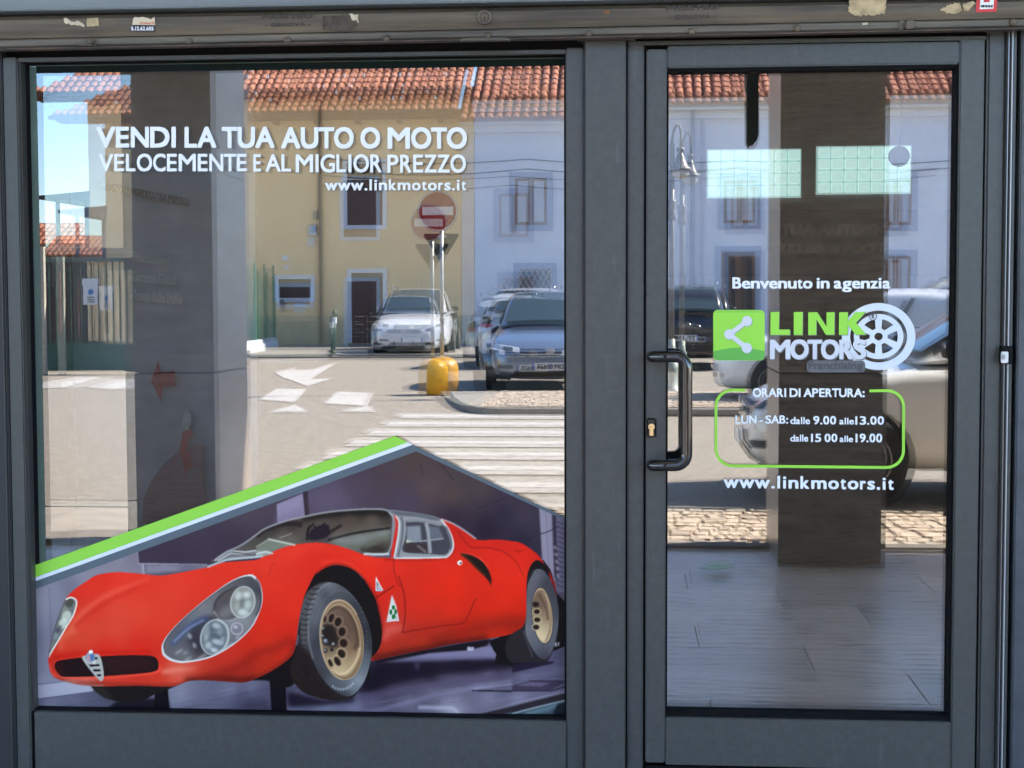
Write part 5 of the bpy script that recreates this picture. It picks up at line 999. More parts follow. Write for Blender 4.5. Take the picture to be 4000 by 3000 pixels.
# ================================================================ street
ASPH = mat('asphalt', (.20, .17, .14), .95, scale=14, col2=(.33, .285, .235), bump=.8, bscale=120, detail=14, lo=.38, hi=.62)
tag(MB().add([(-400, -600, -.12), (400, -600, -.12), (400, 40, -.12), (-400, 40, -.12)], [(0, 1, 2, 3)]).build('ground', mat('dry_ground', (.24, .21, .17), .95, var=.2, scale=.3)), kind='structure')
YR0 = RG(3000, 1990).y
tag(MB().add([(-60, -75, -.016), (60, -75, -.016), (60, YR0, -.016), (-60, YR0, -.016)], [(0, 1, 2, 3)]).build('road', ASPH), kind='structure')
pv = tag(MB().box(-14, 14, YR0, YEDGE - .001, -.1, -.014).build('pavement', mat('paving_joint', (.30, .24, .18), .95)), kind='structure')
STN = mat('pink_porphyry', (.46, .37, .29), .85, var=.22, scale=9, bump=.4, bscale=50)
def cobbles(name, x0, x1, y0, y1, z, sx, sy_, m, par, jit=.3):
    mb = MB(); j = 0; yy = y0
    while yy < y1:
        hh = sy_ * random.uniform(.8, 1.25); xx = x0 - random.random() * sx
        while xx < x1:
            ww = sx * random.uniform(.6, 1.5); g = .010; t = z + random.uniform(-.004, .004)
            c = [(xx + g, yy + g), (xx + ww - g, yy + g), (xx + ww - g, yy + hh - g), (xx + g, yy + hh - g)]
            c = [(max(x0, min(x1, a + random.gauss(0, sx * jit * .22))), max(y0, min(y1, b + random.gauss(0, sy_ * jit * .2)))) for a, b in c]
            cx, cyy = sum(p[0] for p in c) / 4, sum(p[1] for p in c) / 4
            tp = [(cx + (a - cx) * .9, cyy + (b - cyy) * .9, t) for a, b in c]
            mb.add([(a, b, z - .03) for a, b in c] + tp, [(4, 5, 6, 7), (0, 1, 5, 4), (1, 2, 6, 5), (2, 3, 7, 6), (3, 0, 4, 7)]); xx += ww
        yy += hh
    o = mb.build(name, m, par); o['kind'] = 'stuff'; return o
cobbles('paving_stones', -1.9, 6, YR0 + .12, YEDGE - .14, .0, .11, .17, STN, pv, .5)
MB().box(-14, -1.91, YR0 + .12, YEDGE - .14, -.012, -.004).build('concrete_strip', mat('worn_concrete', (.27, .235, .20), .95, scale=5, col2=(.36, .315, .27), detail=12, bump=.5, bscale=80), pv)
KRB = mat('granite_kerb', (.25, .23, .20), .8, var=.15, scale=20, bump=.2, bscale=80)
for k in range(14): MB().box(-7 + k, -6.006 + k, YEDGE - .13, YEDGE - .002, -.012, .002).build('edge_stone', KRB, pv, bevel=.004)
for k in range(14): MB().box(-7 + k, -6.006 + k, YR0 + .004, YR0 + .115, -.012, .003).build('kerb_stone', KRB, pv, bevel=.006)
LINE = mat('road_paint', (.30, .275, .25), .9, scale=7, col2=(.45, .42, .395), detail=14, lo=.36, hi=.5)
def marking(name, pts, lab, grp=None):
    o = MB().add([(p.x, p.y, -.008) for p in pts], [tuple(range(len(pts)))]).build(name, LINE); tag(o, lab, 'road marking', grp); o['kind'] = 'structure'; del o['category']; return o
zx0, zx1 = RG(1562, 1628).x, -.02
for k in range(8):
    d1 = 18.25 - k * 1.12; d0 = d1 - .60
    marking('crossing_stripe', [Vector((zx0, RY(d1), 0)), Vector((zx1, RY(d1), 0)), Vector((zx1, RY(d0), 0)), Vector((zx0, RY(d0), 0))], 'white stripe of the zebra crossing', 'zebra crossing stripes')
for pts in ([(1070, 1450), (1160, 1432), (1150, 1442), (1222, 1440), (1300, 1416), (1316, 1416), (1215, 1478), (1300, 1476), (1200, 1506), (1120, 1476), (1105, 1474)],
            [(1009, 1559), (1077, 1516), (1199, 1518), (1149, 1570)], [(1267, 1575), (1321, 1527), (1461, 1533), (1434, 1584)], [(1045, 1609), (1150, 1580), (1208, 1609)], [(1320, 1606), (1420, 1588), (1450, 1584), (1470, 1608)],
            [(160, 1492), (300, 1470), (400, 1470), (250, 1512), (165, 1516)], [(330, 1510), (440, 1478), (545, 1478), (545, 1496), (440, 1522)], [(1010, 1404), (1280, 1398), (1280, 1403), (1010, 1410)], [(176, 1980), (420, 1965), (300, 2010), (176, 2030)]):
    marking('road_marking', [RG(*p) for p in pts], 'white painted marking on the asphalt', 'worn white road markings')
# traffic island with stone kerb
isl = empty('traffic_island', (RG(2300, 1620).x, RG(2300, 1620).y, 0)); tag(isl, kind='structure')
YI0, YI1 = RG(2300, 1622).y, RG(2300, 1548).y; xi = RG(1660, 1600).x
pts = [(xi + 1.0, YI0, -.01)] + [(xi + 1.0 - 1.0 * math.sin(t_ * .157), YI0 + (YI1 - YI0) * (1 - math.cos(t_ * .314)) / 2, -.01) for t_ in range(1, 10)] + [(xi + 1.0, YI1, -.01), (16, YI1, -.01), (16, YI0, -.01)]
adopt(MB().prism(pts, (0, 0, .08)).build('island_kerb', KRB, bevel=.015), isl)
cb_ = cobbles('paving_stones', xi + .75, 9, YI1 + .16, YI0 - .16, .088, .14, .14, STN, None, .2); adopt(cb_, isl)
fk = tag(MB().box(RG(1000, 1396).x - 1, 12, RG(1400, 1352).y, RG(1400, 1396).y, -.02, .07).build('far_pavement', KRB, bevel=.02), kind='structure')
# ---------------------------------------------------------------- houses
TILE = mat('terracotta_tile', (.30, .10, .06), .9, scale=2.4, col2=(.46, .20, .12), bump=.2, bscale=40, detail=8)
def tiles(name, x0, x1, ye, ze, rise, run, par, hip_l=0, hip_r=0, sp=.235, rl=.36, r0=.112, ridge_rows=None):
    """barrel tiles on a slope that rises away from the street (towards -y)"""
    mb = MB(); sl_ = math.hypot(rise, run); rows = int(sl_ / rl) if ridge_rows is None else ridge_rows; uy, uz = -run / sl_, rise / sl_; ny, nz = rise / sl_, run / sl_
    for i in range(int((x1 - x0) / sp)):
        xc = x0 + sp * (i + .5)
        for k in range(rows):
            s0 = k * rl - .03; s1 = s0 + rl + .07
            if hip_l and xc < x0 + (s0 + .1) * hip_l: continue
            if hip_r and xc > x1 - (s0 + .1) * hip_r: continue
            vs = []; jx, jr = random.gauss(0, .008), random.uniform(.94, 1.05); lift = .025
            for s, r, lf_ in ((s0, r0 * jr, lift + .012), (s1, r0 * .84 * jr, lift - .012)):
                for q in range(7):
                    a = math.pi * q / 6; cx, cn = math.cos(a) * r, math.sin(a) * r * .85
                    vs.append((xc + jx + cx, ye + uy * s + ny * (cn + lf_), ze + uz * s + nz * (cn + lf_)))
            fs = [(q, q + 1, 8 + q, 7 + q) for q in range(6)]; vs.append((xc + jx, ye + uy * (s0 + .012) + ny * lift, ze + uz * (s0 + .012) + nz * lift)); fs += [(14, q + 1, q) for q in range(6)]
            mb.add(vs, fs)
    o = mb.build(name, TILE, None); o['kind'] = 'stuff'; adopt(o, par)
    base = MB().add([(x0, ye, ze), (x1, ye, ze), (x1 - hip_r * sl_, ye - run, ze + rise), (x0 + hip_l * sl_, ye - run, ze + rise), (x0, ye, ze - .06), (x1, ye, ze - .06), (x1 - hip_r * sl_, ye - run, ze + rise - .06), (x0 + hip_l * sl_, ye - run, ze + rise - .06)], [(0, 1, 2, 3), (7, 6, 5, 4), (0, 4, 5, 1), (1, 5, 6, 2), (2, 6, 7, 3), (3, 7, 4, 0)]).build('roof_deck', mat('roof_deck', (.22, .10, .06), .9), None)
    adopt(base, par); return o
DH = 44.0; YH = RY(DH)
def HX(sx): return RP(sx, 800, DH).x
def HZ(sy, sx=1700): return RP(sx, sy, DH).z
def framed(par, px, sur, fill_m, kind, sur_m, y=None, name='window'):
    """opening with a painted surround; px inner box (pixels), sur surround width in m"""
    y = YH if y is None else y
    x0, y0, x1, y1 = px; X0, X1, Z1, Z0 = HX(x0), HX(x1), HZ(y0, x0), HZ(y1, x0); Z0 = max(Z0, .1)
    f = MB().box(X0, X1, y + .002, y + .02, Z0, Z1).build(name, mat('dark_opening', (.03, .028, .03), .4)); adopt(f, par)
    s = MB().box(X0 - sur, X0, y + .001, y + .05, Z0 - (sur if kind == 'w' else 0), Z1 + sur).box(X1, X1 + sur, y + .001, y + .05, Z0 - (sur if kind == 'w' else 0), Z1 + sur).box(X0, X1, y + .001, y + .049, Z1, Z1 + sur)
    if kind == 'w': s.box(X0, X1, y + .001, y + .049, Z0 - sur, Z0)
    so_ = s.build('surround', sur_m); so_.parent = f; so_.matrix_parent_inverse = f.matrix_world.inverted()
    nleaf = 2 if (X1 - X0) < 1.6 else 3
    for k in range(nleaf):
        a, b = X0 + (X1 - X0) * k / nleaf + .01, X0 + (X1 - X0) * (k + 1) / nleaf - .01; g = MB()
        g.box(a, a + .07, y + .022, y + .045, Z0, Z1).box(b - .07, b, y + .022, y + .045, Z0, Z1).box(a + .07, b - .07, y + .022, y + .045, Z1 - .08, Z1).box(a + .07, b - .07, y + .022, y + .045, Z0, Z0 + .09)
        if fill_m.name.startswith('brown_shutter'):
            for q in range(8): zz = Z0 + .1 + (Z1 - Z0 - .2) * q / 8; g.box(a + .07, b - .07, y + .024, y + .036, zz, zz + (Z1 - Z0 - .2) / 8 - .03)
        o_ = g.build('leaf', fill_m); o_.parent = f
    return f
yh = empty('yellow_house', (HX(1100), YH - 4, 0)); tag(yh, 'two storey yellow house with brown shutters and clay tile roof, reflected in window', 'house')
YEL = mat('yellow_render', (.95, .66, .36), .9, scale=.9, col2=(.87, .58, .30), detail=8, bump=.15, bscale=30)
WNS = mat('ochre_plinth', (.56, .43, .24), .9, var=.15, scale=3, bump=.2, bscale=40)
ZE = HZ(362, 1500); x0, x1 = HX(348), HX(1852)
adopt(MB().box(x0, x1, YH - 8, YH, -.02, ZE + .15).build('wall', YEL), yh)
adopt(MB().box(x0 - .002, x1, YH + .001, YH + .03, -.02, HZ(1232)).build('plinth', WNS), yh)
tiles('roof_tiles', HX(160), x1 - .05, YH + .75, ZE - .02, 2.3, 3.7, yh, hip_l=.85)
adopt(MB().box(HX(160) + .1, x1, YH + .002, YH + .68, ZE - .16, ZE - .08).build('eave_board', mat('eave_wood', (.16, .075, .035), .8)), yh)
for k in range(9): adopt(MB().box(x0 + .4 + k * 1.28, x0 + .52 + k * 1.28, YH + .002, YH + .6, ZE - .30, ZE - .17).build('rafter_end', MATS['eave_wood']), yh)
adopt(MB().tube([(HX(150), YH + .8, ZE - .05), (x1, YH + .8, ZE - .05)], .07, 8).build('gutter', mat('copper_gutter', (.16, .08, .05), .5, .4)), yh)
adopt(MB().tube([(HX(1254), YH + .08, ZE - .3), (HX(1254), YH + .08, .1)], .05, 8).build('downpipe', mat('brown_pipe', (.30, .21, .13), .6)), yh)
for k in range(36): a = random.uniform(x0, x1 - .4); t_ = random.choice((.25, .5, .75, 1.0)); adopt(MB().box(a, a + .05, YH + .75 - 3.7 * t_ * .45 + .13, YH + .75 - 3.7 * t_ * .45 + .2, ZE + 2.3 * t_ * .45 + .12, ZE + 2.3 * t_ * .45 + .22).build('snow_guard', mat('zinc_guard', (.75, .77, .8), .4)), yh)
BRN = mat('brown_shutter', (.075, .028, .022), .5, var=.2, scale=20); WTR = mat('white_surround', (.72, .74, .80), .8)
framed(yh, (1357, 640, 1495, 880), .12, BRN, 'w', WTR); framed(yh, (1371, 1066, 1494, 1345), .12, BRN, 'd', WTR, name='door'); framed(yh, (1085, 1090, 1212, 1164), .12, BRN, 'w', WTR)
framed(yh, (700, 640, 838, 880), .12, BRN, 'w', WTR); framed(yh, (700, 1090, 838, 1300), .12, BRN, 'w', WTR)
def hbox(par, name, px, m, dy=.06, y0=.002):
    x0, y0_, x1, y1 = px; return adopt(MB().box(HX(x0), HX(x1), YH + y0, YH + y0 + dy, HZ(y1, x0), HZ(y0_, x0)).build(name, m, bevel=.006), par)
hbox(yh, 'house_number', (1100, 998, 1124, 1018), WTR, .02); hbox(yh, 'meter_box', (1206, 882, 1237, 921), mat('pale_blue_box', (.42, .52, .62), .5), .12); hbox(yh, 'wall_lamp', (1225, 823, 1240, 858), mat('lamp_grey', (.30, .28, .25), .5), .14); hbox(yh, 'letter_box', (1090, 1170, 1107, 1196), mat('letterbox_grey', (.25, .25, .26), .5), .1); hbox(yh, 'notice', (1143, 1182, 1190, 1198), WTR, .01)
lh = empty('white_house', (HX(2800), YH - 4, 0)); tag(lh, 'white two storey house beside the yellow one with grilled ground floor window', 'house')
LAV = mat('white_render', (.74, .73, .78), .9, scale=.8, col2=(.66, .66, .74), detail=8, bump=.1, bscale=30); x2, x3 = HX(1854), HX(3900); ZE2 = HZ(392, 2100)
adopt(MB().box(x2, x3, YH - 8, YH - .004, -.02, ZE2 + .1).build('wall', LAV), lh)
tiles('roof_tiles', x2 - .02, x3, YH + .62, ZE2 + .0, 2.3, 3.7, lh, sp=.27)
adopt(MB().box(x2, x3, YH + .0, YH + .55, ZE2 - .14, ZE2 - .02).box(x2, x3, YH, YH + .3, ZE2 - .34, ZE2 - .141).build('cornice', mat('cornice_white', (.74, .73, .72), .9)), lh)
BLS = mat('blue_grey_surround', (.36, .40, .52), .85); CRT = mat('wood_frame', (.22, .11, .06), .5)
def curtained(px, name='window', kind='w'):
    f = framed(lh, px, .17, CRT, kind, BLS, name=name); x0, y0, x1, y1 = px
    o = MB().box(HX(x0) + .05, HX(x1) - .05, YH + .0205, YH + .0216, HZ(y1, x0), HZ(y0, x0)).build('curtain', mat('net_curtain', (.50, .50, .54), .8, var=.12, scale=30, stretch=(4, 1, .2))); adopt(o, f); o.matrix_parent_inverse = f.matrix_world.inverted(); return f
curtained((2012, 697, 2137, 880)); f = framed(lh, (2028, 1050, 2152, 1200), .17, CRT, 'w', BLS); curtained((2827, 705, 2950, 873)); framed(lh, (2818, 985, 2950, 1345), .17, CRT, 'd', BLS, name='door'); curtained((3440, 700, 3560, 880)); curtained((2420, 697, 2545, 880)); curtained((3440, 1000, 3560, 1200))
gm = MB(); X0, X1, Z0, Z1 = HX(2024), HX(2156), HZ(1205, 2090), HZ(1044, 2090)
for k in range(-6, 12):
    for s in (1, -1):
        a = X0 + (X1 - X0) * k / 6; pts = []
        for q in range(21):
            zz = Z0 + (Z1 - Z0) * q / 20; xx = a + s * (zz - Z0) * .55
            if X0 <= xx <= X1: pts.append((xx, YH + .10 + .004 * s, zz))
        if len(pts) > 2: gm.tube([pts[0], pts[-1]], .010, 4)
o = gm.build('diamond_grille', mat('grille_white', (.7, .7, .72), .5)); adopt(o, lh)
hbox(lh, 'house_number', (2757, 1000, 2783, 1016), WTR, .02); adopt(MB().tube([(HX(2705), YH + .07, ZE2 - .3), (HX(2705), YH + .07, .1)], .06, 8).build('downpipe', mat('grey_pipe', (.34, .36, .44), .6)), lh)
for i, (a, b, sag, lab) in enumerate((((HX(1270), YH + .12, HZ(618, 1500)), (HX(3700), YH + .12, HZ(640, 2600)), .28, 'upper black cable strung along the two house fronts'), ((HX(1270), YH + .14, HZ(660, 1500)), (HX(3700), YH + .14, HZ(668, 2600)), .35, 'lower black cable strung along the two house fronts'))):
    P_ = [(a[0] + (b[0] - a[0]) * k / 24, a[1], a[2] + (b[2] - a[2]) * k / 24 - sag * math.sin(math.pi * (k % 8) / 8) * .5) for k in range(25)]
    tag(MB().tube(P_, .016, 5).build('overhead_cable', GASK), lab, 'cable', 'cables along the house fronts')
# lean-to at the left gable end, far house
ln = empty('lean_to', (HX(250), YH - 2, 0)); tag(ln, 'dark lean-to roof at the left end of the yellow house', 'lean-to')
adopt(MB().prism([RP(140, 765, DH), RP(352, 745, DH), RP(352, 800, DH), RP(300, 782, DH), RP(145, 778, DH)], (0, -4, 0)).build('roof', mat('lean_to_wood', (.06, .045, .05), .7)), ln)
for px in (225, 338): a = RP(px, 790, DH); adopt(MB().tube([(a.x, YH, a.z), (a.x, YH, 0)], .07, 8).build('post', mat('lean_to_post', (.10, .10, .13), .6)), ln)
fh = empty('far_house', (RP(250, 900, 75).x, RY(79), 0)); tag(fh, 'far white house with red tiled roof between the gate and the sky', 'house')
xa, xb = RP(60, 900, 75).x, RP(365, 900, 75).x; zf = RP(250, 958, 75).z
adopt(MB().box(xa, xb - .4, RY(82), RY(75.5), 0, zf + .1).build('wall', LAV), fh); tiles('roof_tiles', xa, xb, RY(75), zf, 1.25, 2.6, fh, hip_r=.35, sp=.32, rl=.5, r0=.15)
# ---------------------------------------------------------------- gate with planks
DGT = 28.0; YGT = RY(DGT); GRN = mat('gate_green', (.035, .085, .06), .45, var=.15, scale=6)
gt = empty('green_gate', (RP(350, 1400, DGT).x, YGT, 0)); tag(gt, 'dark green metal gate with cream planks behind its bars, reflected at left', 'gate')
def TX(sx): return RP(sx, 1200, DGT).x
def TZ(sy): return RP(340, sy, DGT).z
adopt(MB().box(TX(20), TX(560), YGT - .02, YGT + .02, .06, TZ(1336)).build('lower_panel', GRN, bevel=.006), gt); adopt(MB().box(TX(20), TX(560), YGT - .03, YGT + .03, TZ(1022), TZ(1008)).build('top_rail', GRN), gt)
for k in range(20): x = TX(30) + (TX(552) - TX(30)) * k / 19; adopt(MB().box(x - .008, x + .008, YGT - .012, YGT + .012, TZ(1336) + .002, TZ(1022) - .002).build('bar', GRN), gt)
PLK = mat('cream_plank', (.85, .68, .42), .8, var=.15, scale=5, stretch=(4, 1, .4))
for k in range(8):
    x = TX(340) + k * .125; adopt(MB().box(x, x + .105, YGT - .06, YGT - .035, TZ(1334), TZ(1014 + random.uniform(-3, 8))).build('plank', PLK, bevel=.004), gt)
for k in range(3): adopt(MB().box(TX(40) + k * .9, TX(40) + k * .9 + .06, YGT - .05, YGT - .02, TZ(1300), TZ(1060)).build('brace', mat('rusty_brace', (.14, .06, .04), .8)), gt)
adopt(MB().box(-30, TX(20), YGT - .2, YGT + .1, 0, 2.2).build('gate_wall', mat('pale_wall', (.5, .48, .44), .9)), gt)
sh_ = empty('dark_shed', (TX(300), YGT - 3, 0)); tag(sh_, 'dark brown shed standing behind the green gate', 'shed')
adopt(MB().box(TX(-100), TX(560), YGT - 5, YGT - 2, 0, 2.3).build('wall', mat('shed_wall', (.07, .05, .045), .8, var=.3, scale=2)), sh_); adopt(MB().box(TX(-100) - .2, TX(570), YGT - 5.2, YGT - 1.8, 2.3, 2.4).build('roof', mat('shed_roof', (.10, .10, .10), .8)), sh_)
nt_ = empty('gate_notice', RP(356, 1190, DGT)); tag(nt_, 'white paper notice with a blue disc fixed to the green gate', 'notice')
adopt(MB().box(TX(327), TX(384), YGT + .02, YGT + .024, TZ(1190), TZ(1112)).build('sheet', WTR), nt_); adopt(MB().box(TX(324), TX(388), YGT + .025, YGT + .028, TZ(1114), TZ(1088)).build('upper_sheet', WTR), nt_)
adopt(MB().lathe([(0, .006), (.055, .006), (.055, 0)], (TX(357), YGT + .024, TZ(1140)), 20, 'y').build('blue_disc', mat('notice_blue', (.05, .22, .55), .5)), nt_)
for k in range(3): adopt(MB().box(TX(342), TX(372), YGT + .0242, YGT + .0252, TZ(1163 + k * 9), TZ(1159 + k * 9)).build('text_row', GASK), nt_)
tag(MB().box(TX(177), TX(205), YGT + .3, YGT + .4, 0, TZ(965)).build('concrete_post', mat('post_concrete', (.5, .46, .38), .9, var=.2, scale=12)), 'slim pale concrete post in front of the green gate', 'post')
# ---------------------------------------------------------------- mesh fence
mf = empty('mesh_fence', RG(1000, 1378)); tag(mf, 'green wire mesh fence on a low white wall leading to the yellow house', 'fence')
A, Bq = RP(915, 1375, 37.5), RP(1070, 1356, 43.6); A.z = Bq.z = 0; dv = Bq - A; nv = Vector((-dv.y, dv.x, 0)).normalized() * .1
adopt(MB().hexa([A - nv, Bq - nv, Bq + nv, A + nv] + [p + Vector((0, 0, .28)) for p in (A - nv, Bq - nv, Bq + nv, A + nv)]).build('low_wall', WTR, bevel=.02), mf)
GWR = mat('fence_green', (.03, .16, .09), .5)
for k in range(5): p = A + dv * k / 4; adopt(MB().tube([p, p + Vector((0, 0, 2.35))], .035, 8).build('post', GWR), mf)
wm = MB()
for k in range(41): p = A + dv * k / 40; wm.tube([p + Vector((0, 0, .3)), p + Vector((0, 0, 2.25))], .005, 3, False)
for k in range(22): z = .3 + k * .09; wm.tube([A + Vector((0, 0, z)), Bq + Vector((0, 0, z))], .0045, 3, False)
o = wm.build('wire_mesh', GWR); o['kind'] = 'stuff'; adopt(o, mf)
# ---------------------------------------------------------------- signs, bollards, lamp
DS = 22.4; YS = RY(DS)
sg = empty('sign_post', RG(1728, 1536)); tag(sg, 'round no entry sign above the back of a triangular sign on one pole', 'road sign'); bx_ = sg.location.x; YS = sg.location.y
ZN = mat('galvanised_pole', (.48, .48, .47), .4, .6); SGB = mat('sign_back_grey', (.20, .21, .20), .5, .3)
def SX(px): return RP(px, 900, DS).x
def SZ(py): return RP(1720, py, DS).z
MBp = MB().tube([(bx_, YS, 0), (bx_, YS, SZ(760))], .03, 12); adopt(MBp.build('pole', ZN, smooth=True), sg)
cN = (SX(1717), YS + .045, SZ(827)); adopt(autosmooth(MB().lathe([(0, -.02), (.285, -.02), (.295, -.01), (.295, .012), (.285, .015), (0, .015)], cN, 40, 'y').build('disc_back', SGB)), sg)
adopt(MB().lathe([(0, .0008), (.272, .0008), (.272, 0)], (cN[0], cN[1] + .016, cN[2]), 40, 'y').build('red_face', mat('sign_red', (.27, .005, .010), .45)), sg)
adopt(MB().box(cN[0] - .225, cN[0] + .225, cN[1] + .0175, cN[1] + .0185, cN[2] - .06, cN[2] + .06).build('white_bar', mat('sign_white', (.75, .74, .72), .45)), sg)
adopt(MB().lathe([(.272, 0), (.272, .001), (.285, .001), (.285, 0)], (cN[0], cN[1] + .0165, cN[2]), 40, 'y').build('white_rim', MATS['sign_white']), sg)
tr = []
for (px, py) in ((1662, 914), (1792, 914), (1797, 920), (1732, 1026), (1724, 1026), (1657, 920)): tr.append((SX(px), YS - .05, SZ(py)))
adopt(MB().prism(tr, (0, .012, 0)).build('triangle_back', mat('triangle_dark', (.02, .022, .02), .5), bevel=.003), sg)
for py in (925, 1000): adopt(MB().box(bx_ - .07, bx_ + .07, YS - .038, YS - .03, SZ(py) - .02, SZ(py) + .02).build('clamp', ZN), sg)
yb_ = empty('yellow_bollard', RG(1731, 1538)); tag(yb_, 'squat domed yellow plastic bollard at the foot of the sign pole', 'bollard')
MB().lathe([(.235, 0), (.232, .36)] + [(.232 * math.cos(a * .157) ** .75, .36 + .18 * math.sin(a * .157)) for a in range(1, 10)] + [(0, .54)], (0, .05, 0), 28).build('dome', mat('bollard_yellow', (.70, .36, .02), .4, var=.1, scale=5), yb_, smooth=True)
gb = empty('slim_bollard', RG(1300, 1394)); tag(gb, 'slim dark green bollard with white band before the yellow house', 'bollard'); gb.rotation_euler = (0, math.radians(3), 0)
MB().tube([(0, 0, 0), (0, 0, .98)], .055, 12).build('shaft', GRN, gb, smooth=True); MB().lathe([(.06, .80), (.062, .81), (.062, .93), (.06, .94)], (0, 0, 0), 14).build('white_band', WTR, gb); MB().lathe([(.065, .98), (.07, 1.0), (.06, 1.07), (.03, 1.11), (0, 1.12)], (0, 0, 0), 14).build('cap', GRN, gb, smooth=True)
DL = 22.0; lp = empty('street_lamp', RG(2622, 1543)); tag(lp, 'ornate iron street lamp with bell shaded lantern, reflected at left of door', 'street lamp')
IRON = mat('grey_iron', (.23, .225, .22), .45, .3); LB = lp.location
def LPt(px, py): q = RP(px, py, 4.41 + 2 * YG - LB.y); return q - LB
pz = LPt(2622, 560).z
MB().lathe([(.16, 0), (.16, .06), (.10, .10), (.085, .30), (.12, .36), (.12, .42), (.07, .48), (.055, .56), (.085, .60), (.06, .66), (.05, .8)], (0, 0, 0), 18).build('base', mat('pale_green_iron', (.42, .47, .42), .45, .1), lp, smooth=True)
MB().tube([(0, 0, .78), (0, 0, pz)], .045, 12, r2=.035).build('post', IRON, lp, smooth=True); MB().lathe([(.04, 0), (.075, .03), (.06, .1), (.05, .22), (.08, .26), (.04, .3)], (0, 0, LPt(2622, 860).z), 14).build('collar', IRON, lp, smooth=True)
ak = [LPt(2624, 560), LPt(2628, 530), LPt(2634, 505), LPt(2643, 490), LPt(2652, 490), LPt(2659, 505), LPt(2661, 535), LPt(2660, 572)]; ak = [(q.x, 0, q.z) for q in ak]
MB().tube(ak, .018, 8).build('hook_arm', IRON, lp, smooth=True)
lc = LPt(2658, 574); pxm = DL / FPX
MB().lathe([(.0, 0), (.03, -.0), (.062, -6 * pxm), (.05, -16 * pxm), (.03, -22 * pxm), (.04, -26 * pxm), (.065, -42 * pxm), (.075, -54 * pxm), (.095, -60 * pxm), (.105, -72 * pxm), (.145, -80 * pxm), (.165, -88 * pxm), (.15, -90 * pxm), (.0, -88 * pxm)], (lc.x, 0, lc.z), 22).build('bell_shade', IRON, lp, smooth=True)
MB().lathe([(.12, -90 * pxm), (.12, -104 * pxm), (.09, -118 * pxm), (.0, -124 * pxm)], (lc.x, 0, lc.z), 18).build('globe', mat('frosted_globe', (.55, .54, .5), .3), lp, smooth=True)
# ---------------------------------------------------------------- parked cars
TYRE = mat('tyre_rubber', (.012, .012, .013), .7); CARG = mat('car_glass', (.035, .05, .055), .04, coat=.3); CHR = mat('car_chrome', (.62, .63, .65), .18, .9)
LAMP = mat('car_lamp_glass', (.50, .53, .57), .1, coat=.8); TAIL = mat('tail_red', (.42, .012, .015), .15, coat=.6); TRIM = mat('car_black_trim', (.012, .012, .013), .5); SEAT = mat('car_interior', (.04, .04, .045), .8)
PLW = mat('plate_white', (.72, .72, .70), .4); PLB = mat('plate_blue', (.02, .06, .35), .4); RIMM = mat('rim_alloy', (.36, .36, .36), .4, .1)
def wheel(par, x, y, r, side, steel=False):
    t = MB().lathe([(r * .60, -.10), (r * .93, -.10), (r, -.07), (r, .07), (r * .93, .10), (r * .60, .10)], (0, 0, 0), 28, 'x').build('wheel', TYRE, par, smooth=True); t.location = (x, y, r)
    d = MB().lathe([(0, side * .085), (r * .14, side * .088), (r * .2, side * .07), (r * .5, side * .075), (r * .58, side * .1), (r * .62, side * .104), (r * .62, side * .06)], (0, 0, 0), 28, 'x').build('rim', RIMM, t, smooth=True)
    n = 9 if steel else 5
    for k in range(n):
        a = 2 * math.pi * k / n
        MB().lathe([(0, 0), (r * (.075 if steel else .10), 0), (r * (.075 if steel else .10), side * .004)], (side * .080, r * .38 * math.cos(a), r * .38 * math.sin(a)), 10, 'x').build('rim_hole', TRIM, d)
def quadpanel(name, c, m, par, n=6, bulge=.0, off=.012):
    """curved panel from four corner points (bottom-left, bottom-right, top-right, top-left)"""
    a, b, c_, d = [Vector(q) for q in c]; nrm = (b - a).cross(d - a).normalized(); vs = []; fs = []
    for j in range(n + 1):
        for i in range(n + 1):
            u, v = i / n, j / n; p = a * (1 - u) * (1 - v) + b * u * (1 - v) + c_ * u * v + d * (1 - u) * v
            vs.append(p + nrm * (off + bulge * (1 - (2 * u - 1) ** 2)))
    for j in range(n):
        for i in range(n): q = j * (n + 1) + i; fs.append((q, q + 1, q + n + 2, q + n + 1))
    return MB().add(vs, fs).build(name, m, par, smooth=True)
from mathutils.bvhtree import BVHTree
def conform(name, bvh, quad, m, par, sgn, off=.008, nx=10, nz=4):
    """panel laid on the body skin; quad in (x, z), seen from the front (sgn 1) or the rear (sgn -1)"""
    (ax, az), (bx, bz), (cx, cz), (dx, dz) = quad; vs = []; fs = []
    for j in range(nz + 1):
        for i in range(nx + 1):
            u, v = i / nx, j / nz; x = ax * (1 - u) * (1 - v) + bx * u * (1 - v) + cx * u * v + dx * (1 - u) * v; z = az * (1 - u) * (1 - v) + bz * u * (1 - v) + cz * u * v + dz * (1 - u) * v
            hit = bvh.ray_cast(Vector((x, sgn * 6, z)), Vector((0, -sgn, 0))); y = hit[0].y if hit[0] is not None else sgn * 1.9
            vs.append((x, y + sgn * off, z))
    for j in range(nz):
        for i in range(nx): q = j * (nx + 1) + i; fs.append((q, q + 1, q + nx + 2, q + nx + 1))
    return MB().add(vs, fs).build(name, m, par, smooth=True)
